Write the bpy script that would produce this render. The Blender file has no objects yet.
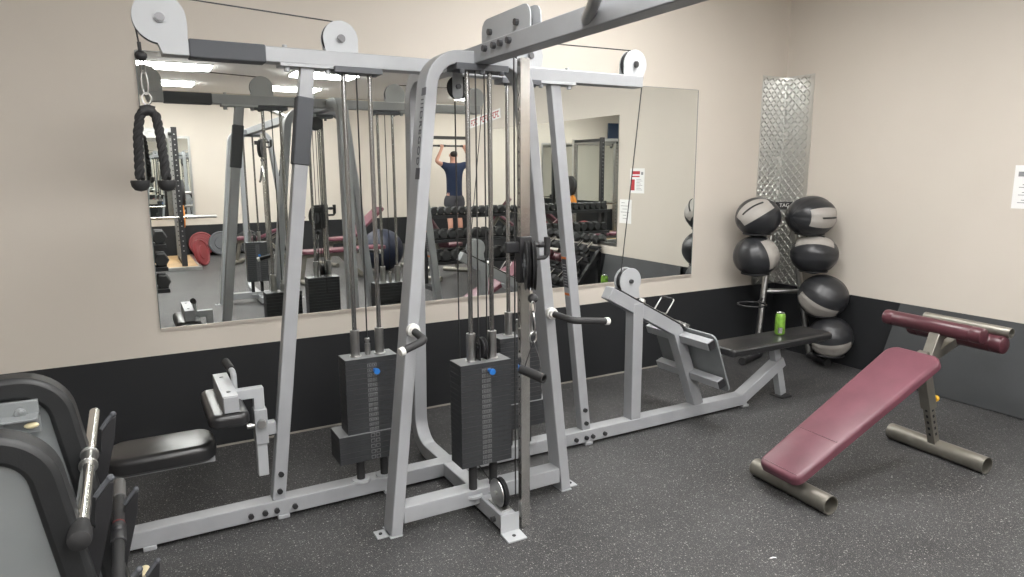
import bpy, bmesh, math, random
from mathutils import Vector as V, Matrix as M
R = math.radians
random.seed(7)
C = bpy.context.scene.collection

# ------------------------------------------------------------------ materials
def nodes(name):
    m = bpy.data.materials.new(name); m.use_nodes = True
    nt = m.node_tree; b = nt.nodes['Principled BSDF']
    return m, nt, b
def pmat(name, col, rough=.5, metal=0, spec=.5, bump=0, bscale=200, var=0, vscale=6, coat=0, roughvar=0):
    m, nt, b = nodes(name)
    b.inputs['Base Color'].default_value = (*col, 1)
    b.inputs['Roughness'].default_value = rough
    b.inputs['Metallic'].default_value = metal
    b.inputs['Specular IOR Level'].default_value = spec
    if coat: b.inputs['Coat Weight'].default_value = coat; b.inputs['Coat Roughness'].default_value = .2
    tc = nt.nodes.new('ShaderNodeTexCoord')
    if var:
        n = nt.nodes.new('ShaderNodeTexNoise'); n.inputs['Scale'].default_value = vscale; n.inputs['Detail'].default_value = 5
        nt.links.new(tc.outputs['Object'], n.inputs['Vector'])
        r = nt.nodes.new('ShaderNodeValToRGB')
        r.color_ramp.elements[0].position = .3; r.color_ramp.elements[1].position = .7
        r.color_ramp.elements[0].color = (*[c*(1-var) for c in col], 1)
        r.color_ramp.elements[1].color = (*[min(1, c*(1+var)) for c in col], 1)
        nt.links.new(n.outputs['Fac'], r.inputs['Fac']); nt.links.new(r.outputs['Color'], b.inputs['Base Color'])
        if roughvar:
            mr = nt.nodes.new('ShaderNodeMapRange'); mr.inputs['To Min'].default_value = rough-roughvar; mr.inputs['To Max'].default_value = rough+roughvar
            nt.links.new(n.outputs['Fac'], mr.inputs['Value']); nt.links.new(mr.outputs['Result'], b.inputs['Roughness'])
    if bump:
        n2 = nt.nodes.new('ShaderNodeTexNoise'); n2.inputs['Scale'].default_value = bscale; n2.inputs['Detail'].default_value = 3
        nt.links.new(tc.outputs['Object'], n2.inputs['Vector'])
        bp = nt.nodes.new('ShaderNodeBump'); bp.inputs['Strength'].default_value = bump; bp.inputs['Distance'].default_value = .002
        nt.links.new(n2.outputs['Fac'], bp.inputs['Height']); nt.links.new(bp.outputs['Normal'], b.inputs['Normal'])
    return m
def emit(name, col, s):
    m, nt, b = nodes(name)
    b.inputs['Base Color'].default_value = (.9, .9, .9, 1)
    b.inputs['Emission Color'].default_value = (*col, 1); b.inputs['Emission Strength'].default_value = s
    return m

SILVER = pmat('silver_powder_coat', (.36, .37, .385), .42, .12, bump=.15, bscale=500, var=.05, vscale=9)
PLATEW = pmat('pale_grey_paint', (.43, .445, .46), .5, .1, var=.03)
CHROME = pmat('worn_chrome', (.72, .71, .68), .17, 1, var=.06, vscale=14, roughvar=.06)
STEEL = pmat('brushed_steel', (.50, .50, .49), .32, 1, var=.08, vscale=20)
ROD = pmat('guide_rod_steel', (.42, .42, .42), .25, 1)
NICKEL = pmat('bench_nickel', (.29, .275, .24), .42, .75, var=.12, vscale=12)
BLACKM = pmat('black_metal', (.022, .022, .024), .45)
TOPLIT = pmat('stack_top_lit_dusty', (.20, .205, .21), .55, .2)  # paler than the iron: overhead light and some dust put into the colour
DARKB = pmat('dark_bolt', (.12, .12, .125), .35, .8)
IRON = pmat('stack_plate_iron', (.036, .038, .041), .5, .1, bump=.3, bscale=300, var=.12, vscale=25)
RUBBER = pmat('black_rubber', (.024, .024, .025), .62, bump=.2, bscale=400)
EDGE = pmat('soft_black_edging', (.019, .020, .021), .48, bump=.15, bscale=260, var=.2, vscale=8)
VINYL = pmat('black_vinyl', (.018, .018, .019), .3, bump=.12, bscale=160, var=.15)
GREYPAD = pmat('charcoal_foam_pad', (.085, .090, .10), .75, bump=.3, bscale=500)
MAROON = pmat('maroon_vinyl', (.135, .047, .064), .36, bump=.15, bscale=220, var=.16, vscale=7, roughvar=.05)
MARDARK = pmat('maroon_roller_vinyl', (.072, .022, .029), .33, bump=.25, bscale=60, var=.15, vscale=9)
CABLE = pmat('cable_black', (.02, .02, .02), .4)
DARKPL = pmat('dark_grey_plate', (.09, .095, .105), .5)
WHITE = pmat('white_plastic', (.75, .75, .72), .45)
PAPER = pmat('paper', (.85, .85, .84), .8)
INK = pmat('grey_ink', (.25, .25, .26), .8)
RED = pmat('red_print', (.45, .03, .04), .7)
BLUE = pmat('blue_plastic', (.02, .17, .55), .4)
YELLOW = pmat('yellow_plastic', (.75, .42, .03), .4)
ORANGE = pmat('orange_print', (.80, .22, .05), .6)
LOGO = pmat('logo_dark', (.07, .073, .085), .5)
MARK = pmat('stack_mark_white', (.17, .173, .176), .6)
BALLB = pmat('ball_black_leather', (.024, .025, .028), .36, bump=.5, bscale=18, var=.15)
BALLG = pmat('ball_grey_leather', (.34, .32, .295), .5, bump=.5, bscale=18, var=.08)
CANG = pmat('can_green', (.20, .40, .055), .3, .25, var=.25, vscale=40)
CANM = pmat('can_aluminium', (.75, .76, .74), .25, 1)
CREAM = pmat('cream_tag', (.70, .62, .40), .6)
SHELLG = pmat('grey_machine_shell', (.23, .245, .25), .5, .1, bump=.1, bscale=300, var=.06)
DIAM = pmat('tread_plate_aluminium', (.62, .62, .60), .30, 1, var=.05)
NAVY = pmat('navy_cloth', (.012, .022, .055), .9, bump=.3, bscale=120)
SHORTS = pmat('charcoal_cloth', (.06, .06, .07), .9)
SKIN = pmat('skin', (.56, .30, .22), .55, var=.08)
HAIR = pmat('dark_hair', (.022, .016, .012), .7, bump=.6, bscale=90)
SHOE = pmat('shoe_black', (.03, .03, .03), .6)
WOOD = pmat('platform_wood', (.55, .36, .18), .45, var=.18, vscale=3)
REDPL = pmat('red_bumper_rubber', (.20, .028, .032), .5)
ORPL = pmat('orange_bumper_rubber', (.70, .25, .03), .5)

def floor_mat():
    m, nt, b = nodes('speckled_rubber_floor')
    tc = nt.nodes.new('ShaderNodeTexCoord')
    L = nt.links.new
    big = nt.nodes.new('ShaderNodeTexNoise'); big.inputs['Scale'].default_value = 1.6; big.inputs['Detail'].default_value = 6
    L(tc.outputs['Object'], big.inputs['Vector'])
    r0 = nt.nodes.new('ShaderNodeValToRGB')
    r0.color_ramp.elements[0].position = .3; r0.color_ramp.elements[0].color = (.034, .034, .035, 1)
    r0.color_ramp.elements[1].position = .75; r0.color_ramp.elements[1].color = (.066, .066, .067, 1)
    L(big.outputs['Fac'], r0.inputs['Fac'])
    prev = r0.outputs['Color']
    for sc, dens, col in ((150, .36, (.24, .235, .23)), (290, .55, (.19, .185, .18)), (95, .12, (.30, .29, .28)), (420, .5, (.02, .02, .021))):
        vo = nt.nodes.new('ShaderNodeTexVoronoi'); vo.inputs['Scale'].default_value = sc
        L(tc.outputs['Object'], vo.inputs['Vector'])
        sep = nt.nodes.new('ShaderNodeSeparateColor'); L(vo.outputs['Color'], sep.inputs['Color'])
        a = nt.nodes.new('ShaderNodeMath'); a.operation = 'LESS_THAN'; a.inputs[1].default_value = dens; L(sep.outputs['Red'], a.inputs[0])
        d = nt.nodes.new('ShaderNodeMath'); d.operation = 'LESS_THAN'; d.inputs[1].default_value = .30; L(vo.outputs['Distance'], d.inputs[0])
        mu = nt.nodes.new('ShaderNodeMath'); mu.operation = 'MULTIPLY'; L(a.outputs[0], mu.inputs[0]); L(d.outputs[0], mu.inputs[1])
        mx = nt.nodes.new('ShaderNodeMix'); mx.data_type = 'RGBA'
        L(mu.outputs[0], mx.inputs['Factor']); L(prev, mx.inputs[6]); mx.inputs[7].default_value = (*col, 1)
        prev = mx.outputs[2]
    # scattered chalk scuffs
    sn = nt.nodes.new('ShaderNodeTexNoise'); sn.inputs['Scale'].default_value = 5; sn.inputs['Detail'].default_value = 8; sn.inputs['Roughness'].default_value = .75
    L(tc.outputs['Object'], sn.inputs['Vector'])
    sr = nt.nodes.new('ShaderNodeMapRange'); sr.inputs['From Min'].default_value = .68; sr.inputs['From Max'].default_value = .80; sr.inputs['To Max'].default_value = .55
    L(sn.outputs['Fac'], sr.inputs['Value'])
    mx = nt.nodes.new('ShaderNodeMix'); mx.data_type = 'RGBA'
    L(sr.outputs['Result'], mx.inputs['Factor']); L(prev, mx.inputs[6]); mx.inputs[7].default_value = (.18, .175, .165, 1)
    L(mx.outputs[2], b.inputs['Base Color'])
    b.inputs['Roughness'].default_value = .55; b.inputs['Specular IOR Level'].default_value = .4
    bn = nt.nodes.new('ShaderNodeTexNoise'); bn.inputs['Scale'].default_value = 150; L(tc.outputs['Object'], bn.inputs['Vector'])
    bp = nt.nodes.new('ShaderNodeBump'); bp.inputs['Strength'].default_value = .4; bp.inputs['Distance'].default_value = .003
    L(bn.outputs['Fac'], bp.inputs['Height']); L(bp.outputs['Normal'], b.inputs['Normal'])
    return m
def wall_mat():
    m, nt, b = nodes('beige_wall_black_dado')
    L = nt.links.new
    geo = nt.nodes.new('ShaderNodeNewGeometry')
    sep = nt.nodes.new('ShaderNodeSeparateXYZ'); L(geo.outputs['Position'], sep.inputs[0])
    lt = nt.nodes.new('ShaderNodeMath'); lt.operation = 'LESS_THAN'; lt.inputs[1].default_value = .576; L(sep.outputs['Z'], lt.inputs[0])
    n = nt.nodes.new('ShaderNodeTexNoise'); n.inputs['Scale'].default_value = 1.3; n.inputs['Detail'].default_value = 4; L(geo.outputs['Position'], n.inputs['Vector'])
    r = nt.nodes.new('ShaderNodeValToRGB')
    r.color_ramp.elements[0].position = .3; r.color_ramp.elements[0].color = (.60, .552, .487, 1)
    r.color_ramp.elements[1].position = .7; r.color_ramp.elements[1].color = (.63, .58, .515, 1)
    L(n.outputs['Fac'], r.inputs['Fac'])
    mx = nt.nodes.new('ShaderNodeMix'); mx.data_type = 'RGBA'
    L(lt.outputs[0], mx.inputs['Factor']); L(r.outputs['Color'], mx.inputs[6]); mx.inputs[7].default_value = (.020, .021, .023, 1)
    L(mx.outputs[2], b.inputs['Base Color']); b.inputs['Roughness'].default_value = .55
    b.inputs['Specular IOR Level'].default_value = .3
    bn = nt.nodes.new('ShaderNodeTexNoise'); bn.inputs['Scale'].default_value = 120; L(geo.outputs['Position'], bn.inputs['Vector'])
    bp = nt.nodes.new('ShaderNodeBump'); bp.inputs['Strength'].default_value = .12; bp.inputs['Distance'].default_value = .002
    L(bn.outputs['Fac'], bp.inputs['Height']); L(bp.outputs['Normal'], b.inputs['Normal'])
    return m
FLOOR = floor_mat(); WALL = wall_mat()
CEIL = pmat('ceiling_paint', (.86, .855, .84), .9, bump=.2, bscale=40)
MIRROR = pmat('mirror_silver', (.86, .885, .865), .0, 1)
MIRRORB = pmat('mirror_back', (.20, .22, .21), .4)
TRIMM = pmat('trim_grey', (.30, .28, .25), .6)
LIGHT = emit('fluorescent_diffuser', (1, .985, .966), 27)

# ------------------------------------------------------------------ geometry
class G:
    def __init__(s): s.bm = bmesh.new(); s.n = 0
    def _mi(s, mi):
        s.bm.faces.ensure_lookup_table()
        for f in s.bm.faces[s.n:]: f.material_index = mi
        s.n = len(s.bm.faces); return s
    def box(s, x0, x1, y0, y1, z0, z1, mi=0):
        bmesh.ops.create_cube(s.bm, size=1, matrix=M.Translation(((x0+x1)/2, (y0+y1)/2, (z0+z1)/2)) @ M.Diagonal((abs(x1-x0), abs(y1-y0), abs(z1-z0), 1)))
        return s._mi(mi)
    def obox(s, c, size, mat, mi=0):
        bmesh.ops.create_cube(s.bm, size=1, matrix=M.Translation(c) @ mat.to_4x4() @ M.Diagonal((*size, 1)))
        return s._mi(mi)
    def cyl(s, a, b, r, r2=None, seg=20, mi=0):
        a, b = V(a), V(b); d = b-a
        q = V((0, 0, 1)).rotation_difference(d).to_matrix().to_4x4()
        bmesh.ops.create_cone(s.bm, cap_ends=True, segments=seg, radius1=r, radius2=r if r2 is None else r2, depth=d.length, matrix=M.Translation((a+b)/2) @ q)
        return s._mi(mi)
    def pipe(s, a, b, r, t=.004, seg=24, mi=0):
        a, b = V(a), V(b); d = (b-a); L = d.length; q = V((0, 0, 1)).rotation_difference(d).to_matrix()
        rings = []
        for (rr, z) in ((r, 0), (r, L), (r-t, L), (r-t, 0)):
            rings.append([s.bm.verts.new(a + q @ V((rr*math.cos(2*math.pi*k/seg), rr*math.sin(2*math.pi*k/seg), z))) for k in range(seg)])
        for i in range(4):
            A, B = rings[i], rings[(i+1) % 4]
            for k in range(seg): s.bm.faces.new((A[k], A[(k+1) % seg], B[(k+1) % seg], B[k]))
        return s._mi(mi)
    def sphere(s, c, r, scale=(1, 1, 1), mi=0, u=20, v=12):
        bmesh.ops.create_uvsphere(s.bm, u_segments=u, v_segments=v, radius=r, matrix=M.Translation(c) @ M.Diagonal((*scale, 1)))
        return s._mi(mi)
    def lathe(s, prof, c, axis, seg=28, mi=0):   # prof: (r, h) along axis
        c = V(c); q = V((0, 0, 1)).rotation_difference(V(axis)).to_matrix()
        rings = []
        for r, h in prof:
            if r < 1e-6: rings.append([s.bm.verts.new(c + q @ V((0, 0, h)))])
            else: rings.append([s.bm.verts.new(c + q @ V((r*math.cos(2*math.pi*k/seg), r*math.sin(2*math.pi*k/seg), h))) for k in range(seg)])
        for A, B in zip(rings, rings[1:]):
            for k in range(seg):
                k2 = (k+1) % seg
                if len(A) == 1 and len(B) == 1: continue
                if len(A) == 1: s.bm.faces.new((A[0], B[k2], B[k]))
                elif len(B) == 1: s.bm.faces.new((A[k], A[k2], B[0]))
                else: s.bm.faces.new((A[k], A[k2], B[k2], B[k]))
        for ring, flip in ((rings[0], True), (rings[-1], False)):
            if len(ring) > 1: s.bm.faces.new(ring[::-1] if flip else ring)
        return s._mi(mi)
    def prism(s, poly, o, u, v, t, mi=0):        # poly in (u,v); extruded t along u x v
        o, u, v = V(o), V(u).normalized(), V(v).normalized(); n = u.cross(v)
        A = [s.bm.verts.new(o + u*p[0] + v*p[1]) for p in poly]
        B = [s.bm.verts.new(o + u*p[0] + v*p[1] + n*t) for p in poly]
        k = len(poly)
        s.bm.faces.new(A[::-1]); s.bm.faces.new(B)
        for i in range(k): s.bm.faces.new((A[i], A[(i+1) % k], B[(i+1) % k], B[i]))
        return s._mi(mi)
    def rect(s, pts, n, w, h, mi=0, closed_caps=True):   # rectangular tube swept on a planar path; w along n, h in plane
        pts = [V(p) for p in pts]; n = V(n).normalized(); rings = []
        for i, p in enumerate(pts):
            ti = (p-pts[i-1]).normalized() if i else None
            to = (pts[i+1]-p).normalized() if i < len(pts)-1 else None
            if ti is None: perp = n.cross(to)
            elif to is None: perp = n.cross(ti)
            else:
                a, b = n.cross(ti), n.cross(to); m = (a+b).normalized(); perp = m/max(.2, m.dot(a))
            rings.append([s.bm.verts.new(p + n*sx*w/2 + perp*sy*h/2) for sx, sy in ((-1, -1), (1, -1), (1, 1), (-1, 1))])
        for A, B in zip(rings, rings[1:]):
            for k in range(4): s.bm.faces.new((A[k], A[(k+1) % 4], B[(k+1) % 4], B[k]))
        s.bm.faces.new(rings[0][::-1]); s.bm.faces.new(rings[-1])
        return s._mi(mi)
    def tube(s, pts, r, seg=10, mi=0, taper=None):
        pts = [V(p) for p in pts]; rings = []
        t = (pts[1]-pts[0]).normalized()
        x = t.orthogonal().normalized()
        for i, p in enumerate(pts):
            a = (pts[i]-pts[i-1]) if i else (pts[1]-pts[0])
            b = (pts[i+1]-pts[i]) if i < len(pts)-1 else a
            t = (a.normalized()+b.normalized()).normalized()
            x = (x - t*x.dot(t)).normalized(); y = t.cross(x)
            rr = r if taper is None else taper[i]
            rings.append([s.bm.verts.new(p + x*rr*math.cos(2*math.pi*k/seg) + y*rr*math.sin(2*math.pi*k/seg)) for k in range(seg)])
        for A, B in zip(rings, rings[1:]):
            for k in range(seg): s.bm.faces.new((A[k], A[(k+1) % seg], B[(k+1) % seg], B[k]))
        s.bm.faces.new(rings[0][::-1]); s.bm.faces.new(rings[-1])
        return s._mi(mi)
    def pad(s, cx, cy, z0, lx, ly, h, rad, r=.02, seg=6, mi=0):   # upholstered pad, rounded in plan and at its edges
        def ring(inset, z):
            out = []
            for qx, qy, a0 in ((1, 1, 0), (-1, 1, 90), (-1, -1, 180), (1, -1, 270)):
                for k in range(seg+1):
                    a = R(a0+90*k/seg); rr = max(.002, rad-inset)
                    out.append(s.bm.verts.new((cx+qx*(lx/2-rad)+rr*math.cos(a), cy+qy*(ly/2-rad)+rr*math.sin(a), z)))
            return out
        prof = [(r*.5, z0)]+[(r*(1-math.sin(R(a))), z0+r*.4+r*.6*(1-math.cos(R(a)))) for a in (45, 90)]
        prof = [(r*.4, z0), (0, z0+r*.4)] + [(r*(1-math.cos(R(a))), z0+h-r+r*math.sin(R(a))) for a in (0, 22, 45, 67, 90)]
        rings = [ring(i, z) for i, z in prof]; k = len(rings[0])
        for A, B in zip(rings, rings[1:]):
            for i in range(k): s.bm.faces.new((A[i], A[(i+1) % k], B[(i+1) % k], B[i]))
        s.bm.faces.new(rings[0][::-1]); s.bm.faces.new(rings[-1])
        return s._mi(mi)
    def xf(s, mat, start=0):
        s.bm.verts.ensure_lookup_table()
        for v in s.bm.verts[start:]: v.co = mat @ v.co
        return s

def fillet(pts, r, seg=6):
    pts = [V(p) for p in pts]; out = [pts[0]]
    for i in range(1, len(pts)-1):
        a, p, b = pts[i-1], pts[i], pts[i+1]
        u, w = (a-p).normalized(), (b-p).normalized()
        ang = u.angle(w)
        rr = r[i-1] if isinstance(r, (list, tuple)) else r
        if abs(ang-math.pi) < .02 or rr <= 0: out.append(p); continue
        d = min(rr/math.tan(ang/2), (a-p).length*.49, (b-p).length*.49); rr2 = d*math.tan(ang/2)
        c = p + (u+w).normalized()*(rr2/math.sin(ang/2))
        s0, s1 = p+u*d-c, p+w*d-c
        axis, tot = s0.cross(s1), s0.angle(s1)
        for k in range(seg+1):
            out.append(c + M.Rotation(tot*k/seg, 3, axis) @ s0)
    out.append(pts[-1]); return out
def arc(cx, cy, r, a0, a1, n=12):
    return [(cx+r*math.cos(R(a0+(a1-a0)*k/n)), cy+r*math.sin(R(a0+(a1-a0)*k/n))) for k in range(n+1)]

INV = {}
def thing(name, label, cat, loc=(0, 0, 0), rz=0, group=None):
    o = bpy.data.objects.new(name, None); C.objects.link(o); o.empty_display_size = .1
    o.location = loc; o.rotation_euler = (0, 0, rz)
    o['label'] = label; o['category'] = cat
    if group: o['group'] = group
    INV[o.name] = M.Identity(4)
    return o
def obj(name, g, mats, parent=None, bev=0, local=False, angle=35, loc=None):
    me = bpy.data.meshes.new(name)
    bmesh.ops.recalc_face_normals(g.bm, faces=g.bm.faces[:])
    g.bm.to_mesh(me); g.bm.free()
    for m in (mats if isinstance(mats, (list, tuple)) else [mats]): me.materials.append(m)
    me.polygons.foreach_set('use_smooth', [True]*len(me.polygons)); me.set_sharp_from_angle(angle=R(angle))
    o = bpy.data.objects.new(name, me); C.objects.link(o)
    if bev:
        b = o.modifiers.new('bevel', 'BEVEL'); b.width = bev; b.segments = 2; b.limit_method = 'ANGLE'; b.angle_limit = R(40)
    if loc: o.location = loc
    if parent is not None:
        o.parent = parent
        if not local and parent.type == 'EMPTY':      # geometry given in world space
            o.matrix_parent_inverse = (M.Translation(parent.location) @ M.Rotation(parent.rotation_euler.z, 4, 'Z')).inverted()
    return o
def tag(o, label, cat, group=None):
    o['label'] = label; o['category'] = cat
    if group: o['group'] = group
    return o
def struct(name, g, mat, **k):
    o = obj(name, g, mat, **k); o['kind'] = 'structure'; return o
def lab(o, s): o['label'] = s; return o
def dup(root, loc=None, rz=None, label=None, group=None):
    def cp(o, par):
        c = o.copy(); C.objects.link(c)
        if par is not None: c.parent = par
        for ch in [x for x in bpy.data.objects if x.parent == o]: cp(ch, c)
        return c
    r = cp(root, None)
    if loc: r.location = loc
    if rz is not None: r.rotation_euler = (0, 0, rz)
    if label: r['label'] = label
    if group: r['group'] = group
    return r

# ------------------------------------------------------------------ the room
CEILZ = 3.0
XR, YB = 4.91, 4.05          # right wall, mirror wall
YREAR, XL, XJ, YJ = -6.0, -3.4, 8.2, -2.15
struct('floor', G().box(XL-.2, XJ+.2, YREAR-.2, YB+.2, -.1, 0), FLOOR)
struct('ceiling', G().box(XL-.2, XJ+.2, YREAR-.2, YB+.2, CEILZ, CEILZ+.1), CEIL)
struct('wall_back', G().box(XL, XR+.2, YB, YB+.15, 0, CEILZ), WALL)
struct('wall_right', G().box(XR, XR+.2, YJ, YB, 0, CEILZ), WALL)
struct('wall_left', G().box(XL-.15, XL, YREAR, YB+.15, 0, CEILZ), WALL)
struct('wall_rear', G().box(XL, XJ, YREAR-.15, YREAR, 0, CEILZ), WALL)
struct('wall_alcove', G().box(XR+.2, XJ+.15, YJ, YJ+.15, 0, CEILZ), WALL)
struct('wall_far_right', G().box(XJ, XJ+.15, YREAR, YJ, 0, CEILZ), WALL)
struct('baseboard_back', G().box(XL, XR, YB-.006, YB, 0, .010), TRIMM)

def wall_mirror(name, label, a, b, z0, z1, axis):
    t = thing(name, label, 'mirror', ((a[0]+b[0])/2, (a[1]+b[1])/2, z0))
    if axis == 'y':
        obj('mirror_glass', G().box(a[0], b[0], a[1]-.006, a[1]-.001, z0, z1), MIRROR, t)
        obj('bottom_channel', G().box(a[0]-.003, b[0]+.003, a[1]-.010, a[1]-.001, z0-.008, z0+.010), pmat('pale_channel', (.55, .50, .44), .4, .3), t)
        obj('edge_strip', G().box(a[0]-.004, a[0], a[1]-.008, a[1]-.001, z0, z1).box(b[0], b[0]+.004, a[1]-.008, a[1]-.001, z0, z1).box(a[0], b[0], a[1]-.007, a[1]-.001, z1, z1+.003), MIRRORB, t)
    else:
        obj('mirror_glass', G().box(a[0]-.006, a[0]-.001, a[1], b[1], z0, z1), MIRROR, t)
        obj('bottom_channel', G().box(a[0]-.012, a[0]-.001, a[1]-.003, b[1]+.003, z0-.016, z0+.012), STEEL, t)
        for yy in (a[1]-.004, b[1]): obj('edge_strip', G().box(a[0]-.008, a[0]-.001, yy, yy+.004, z0, z1), MIRRORB, t)
    return t
wall_mirror('wall_mirror', 'large frameless wall mirror behind the silver cable machine', (.103, YB), (3.915, YB), .715, 2.154, 'y')
wall_mirror('wall_mirror', 'second wall mirror on the right hand wall, seen only inside the large mirror', (XR, -1.30), (XR, 1.80), .70, 2.165, 'x')

# ceiling lights
LIGHTS = [(2.76, 2.75), (.72, 1.2), (2.76, 1.2), (-1.3, -.7), (.72, -.7), (2.76, -.7), (.72, -2.62), (2.76, -2.62), (.66, -4.6), (2.68, -4.6), (6.4, -2.9), (6.4, -4.6)]  # far left and alcove ones are unseen, added to brighten those areas
def ceiling_light(x, y, label):
    t = thing('ceiling_light', label, 'ceiling light', (x, y, CEILZ), 0, 'fluorescent ceiling lights')
    w, d = .92, .52
    obj('light_frame', G().box(x-w/2-.02, x+w/2+.02, y-d/2-.02, y+d/2+.02, CEILZ-.018, CEILZ-.001), WHITE, t, bev=.004)
    obj('diffuser', G().box(x-w/2, x+w/2, y-d/2, y+d/2, CEILZ-.045, CEILZ-.016), LIGHT, t, bev=.006)
for x, y in LIGHTS:
    where = {.72: 'left row', .66: 'left row', 2.76: 'right row', 2.68: 'right row', -1.3: 'far left area as added unseen fill', 6.4: 'alcove as added unseen fill'}[x]
    seen = {2.75: 'over the cable machine', 1.2: 'closest before the cable machine', -.7: 'above the dumbbell racks', -2.62: 'nearer one in the mirror', -4.6: 'farther one in the mirror' if x < 6 else 'by its rear wall', -2.9: 'near its opening'}[y]
    ceiling_light(x, y, 'bright rectangular ceiling light in the %s, %s' % (where, seen))

# ------------------------------------------------------------------ diamond plate in the corner (real raised lozenges)
t = thing('diamond_plate', 'tall embossed aluminium tread plate folded into the room corner behind the balls', 'tread plate', (XR, YB, .57))
for side in (0, 1):
    W, z0, z1 = (.285 if side == 0 else .275), .57, 2.31
    g = G()
    if side == 0: g.box(XR-W, XR-.003, YB-.003, YB-.0005, z0, z1)
    else: g.box(XR-.003, XR-.0005, YB-W, YB-.003, z0, z1)
    row = 0; z = z0+.02
    while z < z1-.015:
        u = .020
        col = 0
        while u < W-.018:
            an = 45 if (col+row) % 2 else -45
            ca, sa = math.cos(R(an)), math.sin(R(an)); L, B, Hh = .0235, .0075, .0055
            base = []
            for a, b2 in ((L, 0), (0, B), (-L, 0), (0, -B)):
                du, dz = a*ca-b2*sa, a*sa+b2*ca
                base.append((u+du, z+dz))
            tops = [(u+ca*L*.5, z+sa*L*.5), (u-ca*L*.5, z-sa*L*.5)]
            P = (lambda q, h: (XR-q[0], YB-.003-h, q[1])) if side == 0 else (lambda q, h: (XR-.003-h, YB-q[0], q[1]))
            vb = [g.bm.verts.new(P(q, 0)) for q in base]; vt = [g.bm.verts.new(P(q, Hh)) for q in tops]
            g.bm.faces.new((vb[0], vb[1], vt[0])); g.bm.faces.new((vb[1], vb[2], vt[1])); g.bm.faces.new((vb[1], vt[1], vt[0]))
            g.bm.faces.new((vb[2], vb[3], vt[1])); g.bm.faces.new((vb[3], vb[0], vt[0])); g.bm.faces.new((vb[3], vt[0], vt[1]))
            u += .0345; col += 1
        z += .0345; row += 1
    g.n = len(g.bm.faces)
    obj('plate_half', g, DIAM, t, angle=10)

# leaning black board on the right wall
g = G().prism([(0, 0), (1.35, 0), (1.35, .585), (.085, .585)], (4.785, 2.98, .002), (0, -1, 0), (.19, 0, .98), .018)
tag(obj('leaning_board', g, pmat('grey_black_board', (.050, .053, .056), .5, bump=.1, bscale=80, var=.12, vscale=3), bev=.002), 'dark grey board leaning against the right wall behind the maroon bench', 'board')

# notices on the right wall
t = thing('wall_notice', 'white notice with a red heading on the right wall, upper of the two', 'notice', (XR, 2.14, 1.31))
obj('paper_sheet', G().box(XR-.002, XR-.0005, 2.02, 2.262, 1.30, 1.57), PAPER, t)
g = G().box(XR-.003, XR-.002, 2.045, 2.185, 1.505, 1.54)
lab(obj('red_heading', g.box(XR-.003, XR-.002, 2.05, 2.18, 1.475, 1.49), RED, t), 'red printed heading')
g = G().box(XR-.003, XR-.002, 2.03, 2.10, 1.33, 1.45)
lab(obj('red_picture', g, RED, t), 'small dark red picture')
g = G()
for k in range(8): g.box(XR-.003, XR-.002, 2.13, 2.13+.10-.02*(k % 3), 1.335+.016*k, 1.339+.016*k)
g.box(XR-.003, XR-.002, 2.205, 2.24, 1.50, 1.53)
obj('printed_lines', g, INK, t)
t = thing('wall_notice', 'plain white typed notice on the right wall, lower of the two', 'notice', (XR, 1.95, .957))
obj('paper_sheet', G().box(XR-.002, XR-.0005, 1.845, 2.055, .957, 1.225), PAPER, t)
g = G()
for k, (a, b2) in enumerate(((.03, .09), (.02, .16), (.05, .13), (.02, .17), (.06, .12), (.06, .14))): g.box(XR-.003, XR-.002, 1.845+a, 1.845+b2, 1.185-.035*k, 1.190-.035*k)
obj('printed_lines', g, INK, t)

# ------------------------------------------------------------------ the multi station cable machine
Y0 = 3.06
gym = thing('cable_machine', 'large silver multi station cable machine standing in front of the wall mirror', 'gym machine', (1.335, Y0, 0))
XC = 1.325
def frame_sym(f):
    f(1); f(-1)
# base beam, with feet tabs
g = G().rect([(-.36, Y0, .054), (3.47, Y0, .054)], (0, 1, 0), .08, .072)
g.rect([(3.43, Y0, .050), (3.82, Y0, .262)], (0, 1, 0), .075, .072)
for x in (-.04, .50, 2.19, 3.46, 1.0): g.box(x-.026, x+.026, Y0-.046, Y0+.046, 0, .02)
base = obj('base_beam', g, SILVER, gym, bev=.004)
for x in (.36, .42, .47, .55, 2.10, 2.17, 2.215, 2.30): obj('bolt', G().cyl((x, Y0-.054, .048), (x, Y0-.038, .048), .0125, seg=8), BLACKM, base, bev=.001)
# top beam
top = obj('top_beam', G().rect([(.167, Y0, 2.025), (2.516, Y0, 2.025)], (0, 1, 0), .08, .062), SILVER, gym, bev=.004)
lab(obj('beam_pad', G().box(.262, .548, Y0-.045, Y0+.045, 1.989, 2.060), GREYPAD, top, bev=.006), 'dark grey foam wrap on the top beam')
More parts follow.
